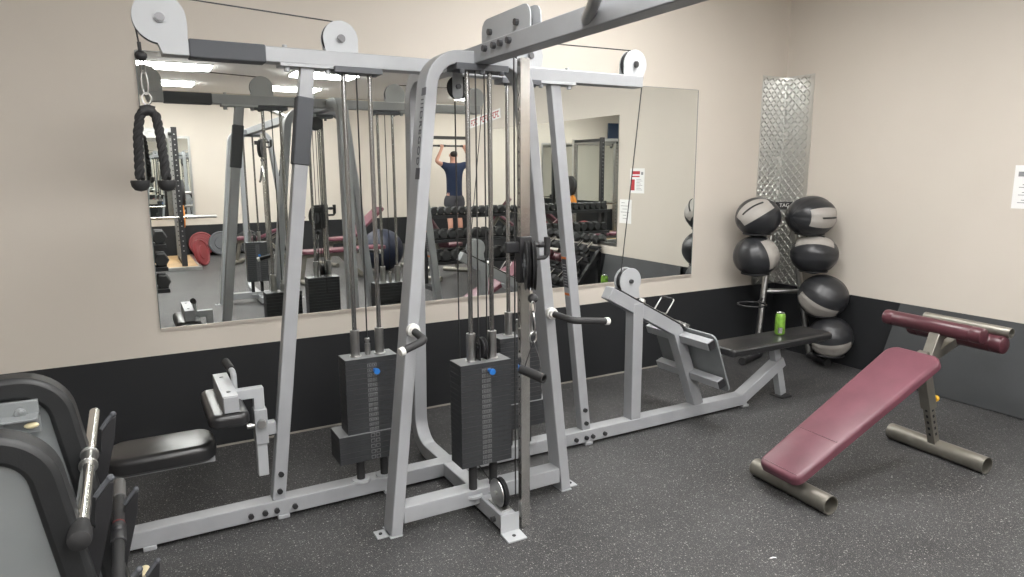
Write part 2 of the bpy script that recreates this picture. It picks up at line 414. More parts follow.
# end uprights
def upright(sx):
    b, tp = V((1.333-sx*.848, Y0, .085)), V((1.337-sx*.621, Y0, 1.985))
    u = obj('upright', G().rect([b, tp], (0, 1, 0), .056, .058), SILVER, gym, bev=.004)
    lab(u, 'left leaning upright' if sx > 0 else 'right leaning upright')
    g = G().box(tp.x-.115, tp.x+.115, Y0-.045, Y0+.045, 1.981, 1.995)
    for q in (-.085, .085): g.cyl((tp.x+q, Y0-.02, 1.962), (tp.x+q, Y0-.02, 1.982), .013, seg=8).cyl((tp.x+q, Y0-.0, 2.05), (tp.x+q, Y0, 2.072), .010, seg=8)
    obj('top_flange', g, PLATEW, u, bev=.002)
    d = (tp-b).normalized()
    for z in (.045, .125): obj('bolt', G().cyl(b+d*z+V((0, -.040, 0)), b+d*z+V((0, -.026, 0)), .0125, seg=8), BLACKM, u)
    if sx > 0:
        p0, p1 = b+d*((1.578-.085)/d.z), b+d*((1.862-.085)/d.z)
        lab(obj('upright_pad', G().rect([p0, p1], (0, 1, 0), .066, .070), GREYPAD, u, bev=.006), 'dark grey foam wrap')
    else:
        # warning label on the left face
        side = d.cross(V((0, 1, 0))).normalized()
        if side.x > 0: side = -side
        for (za, zb, mm, nm) in ((.875, 1.095, PLATEW, 'warning_label'),):
            pm = b+d*((.985-.085)/d.z)+side*.0295
            mtx = M((V((0, 1, 0)), d, side)).transposed()
            g = G().obox(pm, (.048, .228, .0012), mtx)
            g.obox(pm+d*.104+side*.0006, (.046, .013, .0012), mtx, 1).obox(pm-d*.098+side*.0006, (.046, .013, .0012), mtx, 1)
            g.obox(pm+d*.02+side*.0006, (.042, .16, .0012), mtx, 2)
            for k in range(8): g.obox(pm+d*(-.045+.016*k)+side*.0010, (.030, .003, .0012), mtx, 0)
            obj(nm, g, [PLATEW, ORANGE, LOGO], u)
upright(1); upright(-1)

# central C frame: floor member, back post, overhead beam
CX = 1.325
path = fillet([(CX, 2.40, .052), (CX, 3.45, .052), (CX, 3.385, 2.017), (CX, -1.275, 2.017), (CX, -1.34, .052), (CX, -.27, .052)], [.16, .13, .13, .16], 8)
cf = obj('centre_frame', G().rect(path, (1, 0, 0), .072, .070), SILVER, gym, bev=.004)
g = G().prism([(0, .092), (0, .0), (-.075, .0), (-.075, .006), (-.006, .012), (-.006, .092)], (CX-.045, 2.40, 0), (0, 1, 0), (0, 0, 1), .09)
g.cyl((CX, 2.36, .004), (CX, 2.36, .011), .009, seg=8, mi=1)
obj('front_foot', g, [PLATEW, BLACKM], cf, bev=.001)
for y, z in ((2.505, 2.026), (2.43, 2.026), (2.375, 2.026), (2.31, 2.026), (2.47, .045)): obj('bolt', G().cyl((CX-.052, y, z), (CX-.034, y, z), .0125, seg=8), DARKB, cf)

# arches (one per tower): A-shaped legs with rounded top corners
def tower(yf, s, nm):
    """yf: outer face, s=+1 faces the camera (front towards -y)"""
    yc = yf + s*.05
    lb, lt = XC-.436, XC-.212
    pts = fillet([(lb, yc, .006), (lt, yc, 2.006), (2*XC-lt, yc, 2.006), (2*XC-lb, yc, .006)], .13, 8)
    ar = obj('arch_frame', G().rect(pts, (0, 1, 0), .10, .052), SILVER, gym, bev=.004)
    lab(ar, nm)
    g = G().box(XC-.40, XC+.40, yf+s*.004, yf+s*.088, .05, .122)
    obj('cross_member', g, SILVER, ar, bev=.003)
    for q in (-1, 1):
        g = G().box(XC+q*.438-.028, XC+q*.438+.028, yf-.004*s, yf+.105*s, 0, .006).box(XC+q*.44, XC+q*.515, yf+.02*s, yf+.085*s, 0, .006)
        g.cyl((XC+q*.493, yf+.05*s, .006), (XC+q*.493, yf+.05*s, .011), .008, seg=8, mi=1)
        obj('floor_foot', g, [PLATEW, BLACKM], ar, bev=.001)
    return ar
arch = tower(2.61, 1, 'arch of the near tower')
# raised lettering band on the outer face of the left leg
cu = bpy.data.curves.new('lettering_curve', 'FONT'); cu.body = 'IIIDREGOD'; cu.size = .062; cu.extrude = .0008; cu.space_character = 1.15
to = bpy.data.objects.new('lettering_tmp', cu); C.objects.link(to)
dg = bpy.context.evaluated_depsgraph_get()
tm = bpy.data.meshes.new_from_object(to.evaluated_get(dg)); bpy.data.objects.remove(to); bpy.data.curves.remove(cu)
tm.materials.clear(); tm.materials.append(LOGO)
legd = (V((XC-.212, 0, 2.006))-V((XC-.436, 0, .006))).normalized(); outn = V((-legd.z, 0, legd.x))
lt = bpy.data.objects.new('lettering', tm); C.objects.link(lt); lt.parent = arch
p0 = V((XC-.436, 2.645, .006))+legd*((1.835-.006)/legd.z)+outn*.0266
# text x runs down the leg, text y towards the front
lt.matrix_local = M.Translation(p0) @ M((-legd, V((0, -1, 0)), outn)).transposed().to_4x4()
ext = max(v.co.x for v in tm.vertices); lt.scale = (.265/ext, .60, 1)
g = G()
for z0, z1 in ((1.845, 1.875), (1.515, 1.56)):
    a, b2 = p0+legd*((z0-1.835)/legd.z), p0+legd*((z1-1.835)/legd.z)
    c = (a+b2)/2+V((0, -.022, 0)); obj('logo_band', G().obox(c, ((b2-a).length, .045, .001), M((legd, V((0, -1, 0)), outn)).transposed()), LOGO, arch)

# grips on the near arch
for q in (-1, 1):
    root = V((XC+q*.338, 2.61, .902)); bend = root+V((q*.012, -.165, -.006)); end = bend+V((q*.19, 0, -.024))
    if q < 0: end = bend+V((-.105, -.02, -.028))
    gp = obj('grip_handle', G().tube(fillet([root, bend, end], .03, 6), .0155, 14), RUBBER, arch)
    lab(gp, 'left black grip' if q < 0 else 'right black grip')
    g = G().cyl(root+V((0, .004, 0)), root+V((0, -.02, 0)), .028).cyl(root+V((0, -.02, 0)), root+V((0, -.035, 0)), .022)
    e = (end-bend).normalized()
    obj('grip_collar', g, WHITE, gp, bev=.002); obj('grip_end_cap', G().cyl(end-e*.012, end+e*.008, .0175, seg=16), WHITE, gp, bev=.002)

# weight stacks
def stack(xc, yf, ztop, zbot, n, w, d, rods, ytop, label, pin, wide=None, cable=True, s=1, pulley=False):
    """yf front face y; s=+1 front faces -y"""
    yc = yf+s*d/2; h = (ztop-zbot)/n
    g = G().box(xc-w/2, xc+w/2, yf, yf+s*d, ztop-h+.001, ztop-.001).box(xc-w/2+.001, xc+w/2-.001, yf+s*.001, yf+s*d-s*.001, ztop-.0012, ztop, 1)  # thin slab paints the lit, dusty top of the stack
    st = obj('weight_stack', g, [IRON, TOPLIT], gym); lab(st, label)
    g0 = G().box(-w/2, w/2, -d/2, d/2, .0006, h-.0006)
    f = -s*d/2
    for cxm, mi in ((-.012, 1), (.012, 1)):
        g0.box(cxm-.010, cxm+.010, f-s*.0006, f+.001*s, h*.16, h*.84, 1)
        g0.box(cxm-.0075, cxm+.0075, f-s*.0010, f+.001*s, h*.26, h*.74, 0)
        g0.box(cxm-.003, cxm+.003, f-s*.0013, f+.001*s, h*.36, h*.64, 1)
    first = None
    for k in range(1, n):
        z = ztop-(k+1)*h
        if first is None:
            first = obj('weight_plate', g0, [IRON, MARK], st, bev=.0012); first.location = (xc, yc, z)
        else:
            c = first.copy(); C.objects.link(c); c.location = (xc, yc, z)
    if wide:
        obj('ledge_lit_top', G().box(xc-wide[3]/2+.001, xc+wide[3]/2-.001, yf-s*.011, yf+s*(wide[4]-.013), wide[0]-.0006, wide[0]+.0006), TOPLIT, st)  # thin slab paling the ledge top for light from above and dust
        zt, zb, nn, ww, dd = wide; hh = (zt-zb)/nn; yc2 = yf+s*dd/2-s*.012
        g1 = G().box(-ww/2, ww/2, -dd/2, dd/2, .0005, hh-.0005)
        for cxm in (-.012, .012):
            g1.box(cxm-.010, cxm+.010, -s*dd/2-s*.0006, -s*dd/2+.001*s, hh*.16, hh*.84, 1)
            g1.box(cxm-.0075, cxm+.0075, -s*dd/2-s*.0010, -s*dd/2+.001*s, hh*.26, hh*.74, 0)
        fw = None
        for k in range(nn):
            z = zt-(k+1)*hh
            if fw is None: fw = obj('wide_weight_plate', g1, [IRON, MARK], st, bev=.0012); fw.location = (xc, yc2, z)
            else: c = fw.copy(); C.objects.link(c); c.location = (xc, yc2, z)
    zb = wide[1] if wide else zbot
    for rx in rods:
        rd = obj('guide_rod', G().cyl((rx, yc, .09), (rx, yc, ytop), .0105, seg=14), ROD, gym)
        obj('rod_sleeve', G().pipe((rx, yc, ztop), (rx, yc, ztop+.125), .0205, .008, 18).cyl((rx, yc, ztop), (rx, yc, ztop+.005), .027), STEEL, rd, bev=.001)
        obj('rod_bumper', G().cyl((rx, yc, .095), (rx, yc, zb), .019, seg=18), RUBBER, rd)
        obj('rod_base', G().cyl((rx, yc, .086), (rx, yc, .099), .042, seg=24), PLATEW, rd, bev=.002)
    pinz = ztop-h*(pin+.5)
    g = G().cyl((xc+.012, yf-s*.002, pinz), (xc+.012, yf-s*.028, pinz), .009, seg=12).cyl((xc+.012, yf-s*.028, pinz), (xc+.012, yf-s*.040, pinz), .0145, seg=8)
    lab(obj('selector_pin', g, BLUE, st, bev=.002), 'blue selector pin')
    mx = sum(rods)/2
    if pulley:
        g = G().lathe([(.046, -.011), (.048, -.008), (.038, 0), (.048, .008), (.046, .011)], (mx, yc, ztop+.055), (1, 0, .0), 24)
        pw = obj('stack_pulley', g, BLACKM, st)
        g = G().box(mx-.019, mx-.015, yc-.022, yc+.022, ztop, ztop+.075).box(mx+.015, mx+.019, yc-.022, yc+.022, ztop, ztop+.075).cyl((mx-.024, yc, ztop+.055), (mx+.024, yc, ztop+.055), .008)
        obj('pulley_bracket', g, BLACKM, pw, bev=.001)
    else:
        g = G().cyl((mx, yc, ztop), (mx, yc, ztop+.055), .013, seg=14).cyl((mx, yc, ztop+.055), (mx, yc, ztop+.068), .009, seg=14).cyl((mx, yc, ztop+.068), (mx, yc, ztop+.08), .012, seg=14)
        obj('stack_stem', g, STEEL, st, bev=.001)
        obj('cable', G().cyl((mx, yc, ztop+.07), (mx, yc, ytop+.03), .0035, seg=8), CABLE, gym)
    return st
stack(.925, 2.985, .703, .345, 15, .248, .115, (.867, .984), 1.985, 'left weight stack', 2, wide=(.345, .211, 5, .34, .155))
stack(1.312, 2.577, .724, .253, 20, .248, .115, (1.266, 1.370), 1.985, 'front weight stack of the near tower', 1, pulley=True)
stack(1.725, 2.985, .703, .345, 15, .248, .115, (1.680, 1.797), 1.985, 'right weight stack', 2, wide=(.345, .211, 5, .34, .155))
for (x0, x1, yy) in ((.82, 1.03, 3.04), (1.63, 1.85, 3.04)):
    g = G().box(x0, x1, yy-.045, yy+.045, 1.968, 1.993)
    for x in (x0+.03, x1-.03): g.cyl((x, yy-.02, 1.958), (x, yy-.02, 1.97), .010, seg=8)
    obj('rod_holder', g, DARKPL, gym, bev=.002)
g = G().box(1.205, 1.445, 2.60, 2.70, 1.955, 1.982)
for x in (1.23, 1.32, 1.41): g.cyl((x, 2.60, 1.94), (x, 2.60, 1.957), .012, seg=8)
obj('rod_holder', g, DARKPL, gym, bev=.002)

# top pulleys with side plates (in the plane of the top beam)
def wheel(c, r, axis, t=.022):
    return G().lathe([(r*.25, -t*.62), (r*.25, -t*.5), (r, -t*.5), (r*.96, -t*.3), (r*.86, 0), (r*.96, t*.3), (r, t*.5), (r*.25, t*.5), (r*.25, t*.62)], c, axis, 32)
def beam_pulley(x, z, r, poly, label, gap=.018, yo=0):
    yc = Y0+yo
    g = G().prism(poly, (x, yc-gap, z), (1, 0, 0), (0, 0, 1), -.006)
    h = obj('pulley_cover', g, PLATEW, top, bev=.001); lab(h, label+', front plate')
    h2 = obj('pulley_cover', G().prism(poly, (x, yc+gap, z), (1, 0, 0), (0, 0, 1), -.006), PLATEW, top, bev=.001); lab(h2, label+', back plate')
    obj('pulley_wheel', wheel((x, yc, z), r, (0, 1, 0), gap*1.6), BLACKM, h)
    obj('axle_bolt', G().cyl((x, yc-gap-.016, z), (x, yc-gap, z), .013, seg=8).cyl((x, yc-gap-.010, z), (x, yc-gap-.006, z), .018, seg=16), DARKB, h)
beam_pulley(.168, 2.126, .092, arc(0, 0, .0935, 12, 262, 24)+[(.002, -.130), (.090, -.130), (.0945, -.03)], 'left end pulley cover', yo=-.025)
beam_pulley(.864, 2.112, .075, arc(0, 0, .076, -10, 198, 18)+[(-.066, -.056), (.075, -.056)], 'left inner pulley cover')
beam_pulley(1.812, 2.112, .075, arc(0, 0, .076, -18, 190, 18)+[(-.075, -.056), (.066, -.056)], 'right inner pulley cover')
beam_pulley(2.478, 2.116, .078, arc(0, 0, .078, -12, 190, 18)+[(-.078, -.060), (.055, -.060)], 'right end pulley cover')
# overhead pulley box on the centre frame
def yz_plate(x0, t, y0, y1, z0, z1, c):
    poly = [(y0, z0), (y1, z0)]+[(y1-c+c*math.cos(R(a)), z1-c+c*math.sin(R(a))) for a in (0, 30, 60, 90)]+[(y0+c+c*math.cos(R(a)), z1-c+c*math.sin(R(a))) for a in (90, 120, 150, 180)]
    return poly
poly = yz_plate(0, 0, 2.185, 2.565, 2.0515, 2.140, .045)
pb = obj('pulley_cover', G().prism(poly, (CX-.024, 0, 0), (0, 1, 0), (0, 0, 1), .005), PLATEW, cf, bev=.001); lab(pb, 'overhead pulley cover, left plate')
lab(obj('pulley_cover', G().prism(poly, (CX+.020, 0, 0), (0, 1, 0), (0, 0, 1), .005), PLATEW, cf, bev=.001), 'overhead pulley cover, right plate')
for y in (2.485, 2.275):
    lab(obj('pulley_wheel', wheel((CX, y, 2.085), .046, (1, 0, 0), .026), BLACKM, pb), 'overhead pulley wheel')
    obj('axle_bolt', G().cyl((CX-.038, y, 2.085), (CX-.024, y, 2.085), .0125, seg=8), DARKB, pb)
# hanging pulley bracket between the top rods
bp_ = [(-.024, 0), (-.024, -.11)]+arc(0, -.11, .024, 180, 360, 8)+[(.024, -.11), (.024, 0)]
hb = obj('hanging_pulley_bracket', G().prism(bp_, (1.278, 2.75, 1.985), (1, 0, 0), (0, 0, 1), -.004), PLATEW, cf, bev=.001)
obj('pulley_wheel', wheel((1.292, 2.775, 1.905), .05, (0, 1, 0), .022), BLACKM, hb)
obj('axle_bolt', G().cyl((1.278, 2.735, 1.905), (1.278, 2.75, 1.905), .011, seg=8), DARKB, hb)
# pull-up brace rising from the overhead beam
br = obj('pull_up_handle', G().tube([(CX-.034, 1.825, 2.010), (CX-.085, 1.70, 2.052), (CX-.20, 1.42, 2.145), (CX-.42, 1.36, 2.165)], .019, 14).tube([(CX+.034, 1.825, 2.010), (CX+.085, 1.70, 2.052), (CX+.20, 1.42, 2.145), (CX+.42, 1.36, 2.165)], .0125, 14), STEEL, cf)
obj('weld_collar', G().cyl((CX-.030, 1.835, 2.007), (CX-.046, 1.796, 2.020), .0155).cyl((CX+.030, 1.835, 2.007), (CX+.046, 1.796, 2.020), .0155), PLATEW, br)

# chrome column with adjustment holes, carriage and low pulley (near tower)
PX = 1.410
def column(yf, s, nm, zc):
    yc = yf+s*.014
    g = G().box(PX-.021, PX+.021, yf, yf+s*.028, .004, 1.985)
    for k in range(30): g.cyl((PX-.0218, yc, .25+.055*k), (PX-.020, yc, .25+.055*k), .0055, seg=10, mi=1)
    co = obj('chrome_column', g, [CHROME, BLACKM], gym); lab(co, nm)
    # carriage
    g = G().box(PX-.028, PX+.027, yf-s*.008, yf+s*.036, zc-.07, zc+.12)
    g.box(PX-.085, PX-.024, yf+s*.004, yf+s*.026, zc+.055, zc+.10)
    ca = obj('pulley_carriage', g, BLACKM, co, bev=.004)
    ax_ = V((.90, -.436*s, 0)); ctr = V((PX-.030, yf-s*.085, zc+.012)); fw_ = V((.436*s, .90, 0)) if s > 0 else V((-.436, .90, 0))
    for dx in (-.011, .013):
        obj('pulley_wheel', wheel(ctr+ax_*dx, .100, ax_, .014), RUBBER, ca)
    obj('pulley_fork', G().prism(arc(0, 0, .05, 0, 360, 20)[:-1], ctr-ax_*.024, fw_, (0, 0, 1), .003).cyl(ctr-ax_*.03, ctr+ax_*.03, .009, seg=12), DARKPL, ca)
    g = G().cyl((PX+.02, yf-s*.012, zc+.085), (PX+.075, yf-s*.02, zc+.085), .0095, seg=14).cyl((PX+.05, yf-s*.016, zc+.085), (PX+.075, yf-s*.02, zc+.085), .0125, seg=14)
    lab(obj('locking_pin', g, BLACKM, ca, bev=.002), 'black pull pin')
    g = G().tube(fillet([(PX+.02, yf-s*.012, zc+.03), (PX+.092, yf-s*.02, zc+.03), (PX+.092, yf-s*.02, zc+.11)], .018, 5), .009, 12)
    g.cyl((PX+.092, yf-s*.02, zc+.042), (PX+.092, yf-s*.02, zc+.115), .0135, seg=14)
    obj('carriage_grip', g, RUBBER, ca)
    obj('cable_stop', G().sphere((PX-.028, yf-s*.105, zc-.118), .021, (1, 1, .95)), RUBBER, ca)
    return ca
column(2.405, 1, 'chrome column of the near tower', 1.165)
lp = obj('low_pulley', wheel((CX+.010, 2.497, .147), .066, (1, 0, 0), .018), BLACKM, cf)
obj('pulley_side_plate', G().prism(arc(0, 0, .064, -60, 240, 24)+[(-.035, -.060), (.035, -.060)], (CX-.012, 2.497, .147), (0, 1, 0), (0, 0, 1), .005).cyl((CX-.024, 2.497, .15), (CX-.008, 2.497, .15), .010, seg=8).box(CX-.02, CX+.03, 2.43, 2.56, .084, .094), STEEL, lp, bev=.001)
cab = lambda pts, nm='cable', r=.0032: obj(nm, G().tube(pts, r, 6), CABLE, gym)
cab([(CX+.045, 2.425, .15), (CX+.045, 2.425, 2.03)])
cab([(CX+.008, 2.57, .16), (CX, 2.70, .20), (CX, 2.88, .28)])
cab([(1.296, 2.62, .80), (1.298, 2.62, 1.99)]); cab([(1.338, 2.62, .80), (1.338, 2.62, 1.99)]); cab([(1.300, 2.83, .62), (1.300, 2.83, 1.85)])
# station cables over the top pulleys
YC = Y0-.025
lc = cab([(.0925, YC, 2.03), (.0805, YC, 2.126)]+[(.168+.0875*math.cos(R(a)), YC, 2.126+.0875*math.sin(R(a))) for a in (170, 150, 130, 110, 95)]+[(.855, Y0, 2.183), (.905, Y0, 2.155), (.908, Y0, 2.05)])
cab([(2.552, Y0, 2.105)]+[(2.478+.074*math.cos(R(a)), Y0, 2.116+.074*math.sin(R(a))) for a in (10, 35, 60, 85)]+[(1.815, Y0, 2.183), (1.765, Y0, 2.15), (1.763, Y0, 2.05)])
cab([(2.552, Y0, 2.105), (2.425, Y0, .965)])
g = G().sphere((.0955, YC, 1.985), .022, (1, 1, .88)).cyl((.0945, YC, 1.985), (.0925, YC, 2.035), .007, seg=10)
obj('cable_stop', g, RUBBER, gym)

# lat station seat and thigh pads (left)
g = G().box(-.13, .235, Y0-.045, Y0+.045, .335, .372).rect([(-.14, Y0, .352), (-.26, Y0, .07)], (0, 1, 0), .07, .06)
sf = obj('seat_frame', g, SILVER, gym, bev=.003)
lab(obj('seat_pad', G().pad(.042, Y0-.01, .372, .40, .25, .072, .075, .028), VINYL, sf), 'black vinyl seat pad')
TX = .432
g = G().box(TX-.027, TX+.027, Y0-.032, Y0+.032, .365, .525)
g.box(TX+.025, .495, Y0-.025, Y0+.025, .40, .455)
ks = obj('thigh_pad_sleeve', g, SILVER, gym, bev=.003)
g = G().rect([(TX-.002, Y0, .215), (TX-.002, Y0, .600), (.27, Y0, .600)], (0, 1, 0), .044, .044)
ka = obj('thigh_pad_post', g, PLATEW, gym, bev=.003)
g = G().cyl((TX, Y0-.055, .465), (TX, Y0-.03, .465), .018, seg=16).cyl((TX-.03, Y0-.02, .455), (TX-.058, Y0-.02, .455), .012, seg=12)
obj('adjustment_knob', g, STEEL, ks)
g = G().obox((.298, Y0-.01, .622), (.060, .37, .070), M.Identity(3)).cyl((.298, Y0-.13, .657), (.298, Y0-.13, .6595), .009, seg=10, mi=1).cyl((.298, Y0+.10, .657), (.298, Y0+.10, .6595), .009, seg=10, mi=1)
g.box(.270, .326, Y0-.203, Y0-.185, .590, .654, 1)
obj('pad_beam', g, [SILVER, BLACKM], ka, bev=.003)
lab(obj('thigh_pad', G().pad(.288, Y0-.01, .532, .155, .42, .056, .04, .024), VINYL, ka), 'black vinyl thigh pad')
g = G().tube(fillet([(.340, Y0+.03, .61), (.340, Y0+.03, .690), (.325, Y0+.13, .712)], .02, 5), .0125, 12)
kh = obj('lever_handle', g, PLATEW, ka)
obj('lever_grip', G().cyl((.3355, Y0+.06, .697), (.3235, Y0+.145, .715), .0175, seg=16), RUBBER, kh)

# seated row station (right)
rp = obj('row_post', G().rect([(2.532, Y0, .085), (2.532, Y0, .79)], (0, 1, 0), .075, .072), SILVER, gym, bev=.004)
pts = [(2.33, Y0, .868), (2.845, Y0, .592), (3.045, Y0, .085)]
ra = obj('row_arm', G().rect(fillet(pts, .06, 5), (0, 1, 0), .072, .074), SILVER, gym, bev=.004)
sd = (V((3.045, 0, .085))-V((2.845, 0, .592))).normalized(); nrm = V((-sd.z, 0, sd.x))
if nrm.x < 0: nrm = -nrm
mtx = M((sd, V((0, 1, 0)), sd.cross(V((0, 1, 0))))).transposed()
for k, a in enumerate((V((2.883, 0, .548)), V((2.978, 0, .302)))):
    bar = obj('plate_support', G().rect([(a.x, Y0-.27, a.z), (a.x, Y0+.27, a.z)], nrm, .052, .052), SILVER, ra, bev=.003)
    obj('end_cap', G().obox(V((a.x, Y0-.271, a.z)), (.047, .014, .047), M((nrm, V((0, 1, 0)), nrm.cross(V((0, 1, 0))))).transposed()), BLACKM, bar)
c = V((3.000, Y0, .42))-V((.0, 0, 0)); po = V((2.918, 0, .612))-nrm*.018
poly = []
for (cx2, cy2, a0) in ((.36, .235, 0), (.045, .235, 90), (.045, -.235, 180), (.36, -.235, 270)):
    poly += [(cx2+.04*math.cos(R(a0+k*22.5)), cy2+.04*math.sin(R(a0+k*22.5))) for k in range(5)]
obj('foot_plate', G().prism(poly, po+V((0, Y0, 0)), sd, (0, 1, 0), .012), SHELLG, ra, bev=.002)
d1 = (V(pts[1])-V(pts[0])).normalized(); n1 = V((-d1.z, 0, d1.x))
g = G().prism([(.04, -.036), (.62, -.036), (.66, 0), (.62, .036), (.04, .036)], V(pts[0])+n1*.038, d1, (0, 1, 0), .008)
obj('rubber_track', g, RUBBER, ra, bev=.001)
# low row pulley
c = V((2.472, Y0, .925))
poly = arc(0, 0, .076, -35, 215, 18)+[(-.085, -.070), (.07, -.105)]
g = G().prism(poly, (c.x, Y0-.026, c.z), (1, 0, 0), (0, 0, 1), .005).prism(poly, (c.x, Y0+.026, c.z), (1, 0, 0), (0, 0, 1), .005)
pc = obj('pulley_cover', g, PLATEW, ra, bev=.001); lab(pc, 'low row pulley cover')
obj('pulley_wheel', wheel((c.x, Y0, c.z), .068, (0, 1, 0), .03), BLACKM, pc)
obj('axle_bolt', G().cyl((c.x, Y0-.046, c.z), (c.x, Y0-.026, c.z), .012, seg=8), DARKB, pc)
# row seat
g = G().rect([(3.27, Y0-.01, .385), (4.15, Y0-.01, .385)], (0, 1, 0), .16, .022).rect([(3.745, Y0, .375), (3.845, Y0, .02)], (0, 1, 0), .05, .056)
rs = obj('row_seat_frame', g, SILVER, gym, bev=.003)
lab(obj('seat_pad', G().pad(3.69, Y0-.015, .393, .96, .26, .05, .03, .018), VINYL, rs), 'long black vinyl row seat')
obj('seat_foot', G().box(3.795, 3.895, Y0-.055, Y0+.055, 0, .014), RUBBER, rs, bev=.004)

# ------------------------------------------------------------------ things hung on or lying on the machine
# rope attachment
t = thing('triceps_rope', 'black braided rope attachment hanging from the left end of the machine', 'rope attachment', (.097, Y0, 1.80))
g = G()
link = lambda g, a, b, w, r, nrm=V((0, 1, 0)): g.tube([V(a)+(V(b)-V(a))*(.5-.5*math.cos(R(k*20)))+((V(b)-V(a)).normalized().cross(nrm))*w*math.sin(R(k*20)) for k in range(19)], r, 8)
link(g, (.0955, YC, 1.975), (.099, Y0, 1.925), .008, .003, V((0, 1, 0)))
link(g, (.099, Y0, 1.935), (.102, Y0, 1.845), .011, .003, V((0, 1, 0)))
obj('snap_hook', g, STEEL, t)
g = G(); link(g, (.102, Y0, 1.852), (.102, Y0, 1.808), .016, .0035, V((0, 1, 0)))
obj('ring', g, STEEL, t)
pth = fillet([(.053, Y0-.03, 1.525), (.060, Y0-.015, 1.69), (.077, Y0, 1.784), (.127, Y0, 1.784), (.137, Y0-.03, 1.69), (.143, Y0-.08, 1.525)], [.2, .045, .045, .2], 8)
def resample(p, n):
    p = [V(q) for q in p]; L = [0]
    for a, b in zip(p, p[1:]): L.append(L[-1]+(b-a).length)
    out = []; j = 0
    for k in range(n):
        s = L[-1]*k/(n-1)
        while j < len(L)-2 and L[j+1] < s: j += 1
        out.append(p[j].lerp(p[j+1], (s-L[j])/max(1e-9, L[j+1]-L[j])))
    return out
rp_ = resample(pth, 150); g = G()
for ph in (0, 120, 240):
    sp = []
    for k, p in enumerate(rp_):
        tg = (rp_[min(k+1, 149)]-rp_[max(k-1, 0)]).normalized(); a = V((0, 1, 0)); a = (a-tg*a.dot(tg)).normalized(); b2 = tg.cross(a)
        an = R(ph+k*17); sp.append(p+a*.0088*math.cos(an)+b2*.0088*math.sin(an))
    g.tube(sp, .0098, 8)
obj('rope', g, pmat('rope_black', (.026, .026, .027), .85, bump=.6, bscale=600), t)
obj('rope_collar', G().tube([(.080, Y0, 1.782), (.102, Y0, 1.789), (.124, Y0, 1.782)], .021, 14), RUBBER, t)
for x, y in ((.053, Y0-.03), (.143, Y0-.08)):
    g = G().lathe([(.033, 0), (.034, -.006), (.031, -.024), (.020, -.038), (0, -.043)], (x, y, 1.520), (0, 0, 1), 24)
    obj('end_stopper', g, RUBBER, t)

# stirrup handle hanging from the column
t = thing('stirrup_handle', 'black single grip stirrup handle hanging from the chrome column', 'cable handle', (1.375, 2.29, .72))
hx, hy = 1.374, 2.285
g = G(); link(g, (hx, hy, 1.04), (hx, hy, .985), .009, .003, V((0, 1, 0))); link(g, (hx, hy, .99), (hx+.002, hy, .90), .012, .0035, V((1, 0, 0))); link(g, (hx, hy, .912), (hx, hy, .87), .015, .0035, V((0, 1, 0)))
obj('snap_hook', g, STEEL, t)
g = G(); e1, e2 = V((1.340, 2.305, .757)), V((1.372, 2.212, .742)); topp = V((hx, hy, .878))
dv = (topp-e1).normalized(); g.prism([(-.012, 0), (.012, 0), (.012, -(topp-e1).length), (-.012, -(topp-e1).length)], topp, dv.cross(V((.86, -.5, 0))), dv, .003)
obj('strap', g, RUBBER, t)
obj('strap_cord', G().tube([topp, topp.lerp(e2, .5)+V((.008, 0, 0)), e2], .0022, 6), CABLE, t)
g = G().pipe(e1-(e2-e1)*.10, e2+(e2-e1)*.10, .0195, .006, 20)
obj('grip', g, RUBBER, t)

# double loop row handle lying on the row arm
t = thing('row_handle', 'small chrome double loop row handle resting on the sloping arm', 'cable handle', (2.62, Y0, .75))
for k, (cx_, cz_) in enumerate(((2.725, .712), (2.83, .655))):
    o0 = V((cx_, Y0, cz_)); up = V((.60, 0, .80)) if k == 0 else V((.90, 0, -.38))
    q = [o0+V((0, .055, 0)), o0+V((0, .055, 0))+up*.10, o0+V((0, -.055, 0))+up*.10, o0+V((0, -.055, 0)), o0+V((0, .055, 0))]
    lp_ = obj('loop', G().tube(fillet(q, .012, 4), .0045, 10), STEEL, t)
    obj('loop_grip', G().cyl(q[1]+V((0, -.01, 0)), q[2]+V((0, .01, 0)), .009, seg=14), RUBBER, lp_)
obj('joining_bar', G().cyl((2.585, Y0, .783), (2.90, Y0-.02, .612), .008, seg=12).cyl((2.89, Y0-.035, .625), (2.915, Y0-.035, .602), .014, seg=14).sphere((2.585, Y0, .79), .022), STEEL, t)

# green can on the row seat
t = thing('drink_can', 'green and silver drink can standing on the black row seat', 'drink can', (3.795, 3.06, .443))
g = G().lathe([(.024, 0), (.030, .006), (.033, .014), (.033, .132), (.027, .149)], (3.795, 3.06, .4435), (0, 0, 1), 32)
b_ = obj('can_body', g, CANG, t, angle=50)
g = G().lathe([(.027, .149), (.0275, .153), (.0255, .153), (.024, .148), (0, .148)], (3.795, 3.06, .4435), (0, 0, 1), 32)
obj('can_lid', g, CANM, t)
g = G()
for k in range(9):
    a = R(198+k*6); a2 = R(198+k*6+6)
    vs = [g.bm.verts.new((3.795+.0334*math.cos(x_), 3.06+.0334*math.sin(x_), .4435+z_)) for x_, z_ in ((a, .016), (a2, .016), (a2, .055), (a, .055))]
    g.bm.faces.new(vs)
g.n = 0; g._mi(0)
lab(obj('can_panel', g, CANM, b_), 'pale silver panel printed on the can')

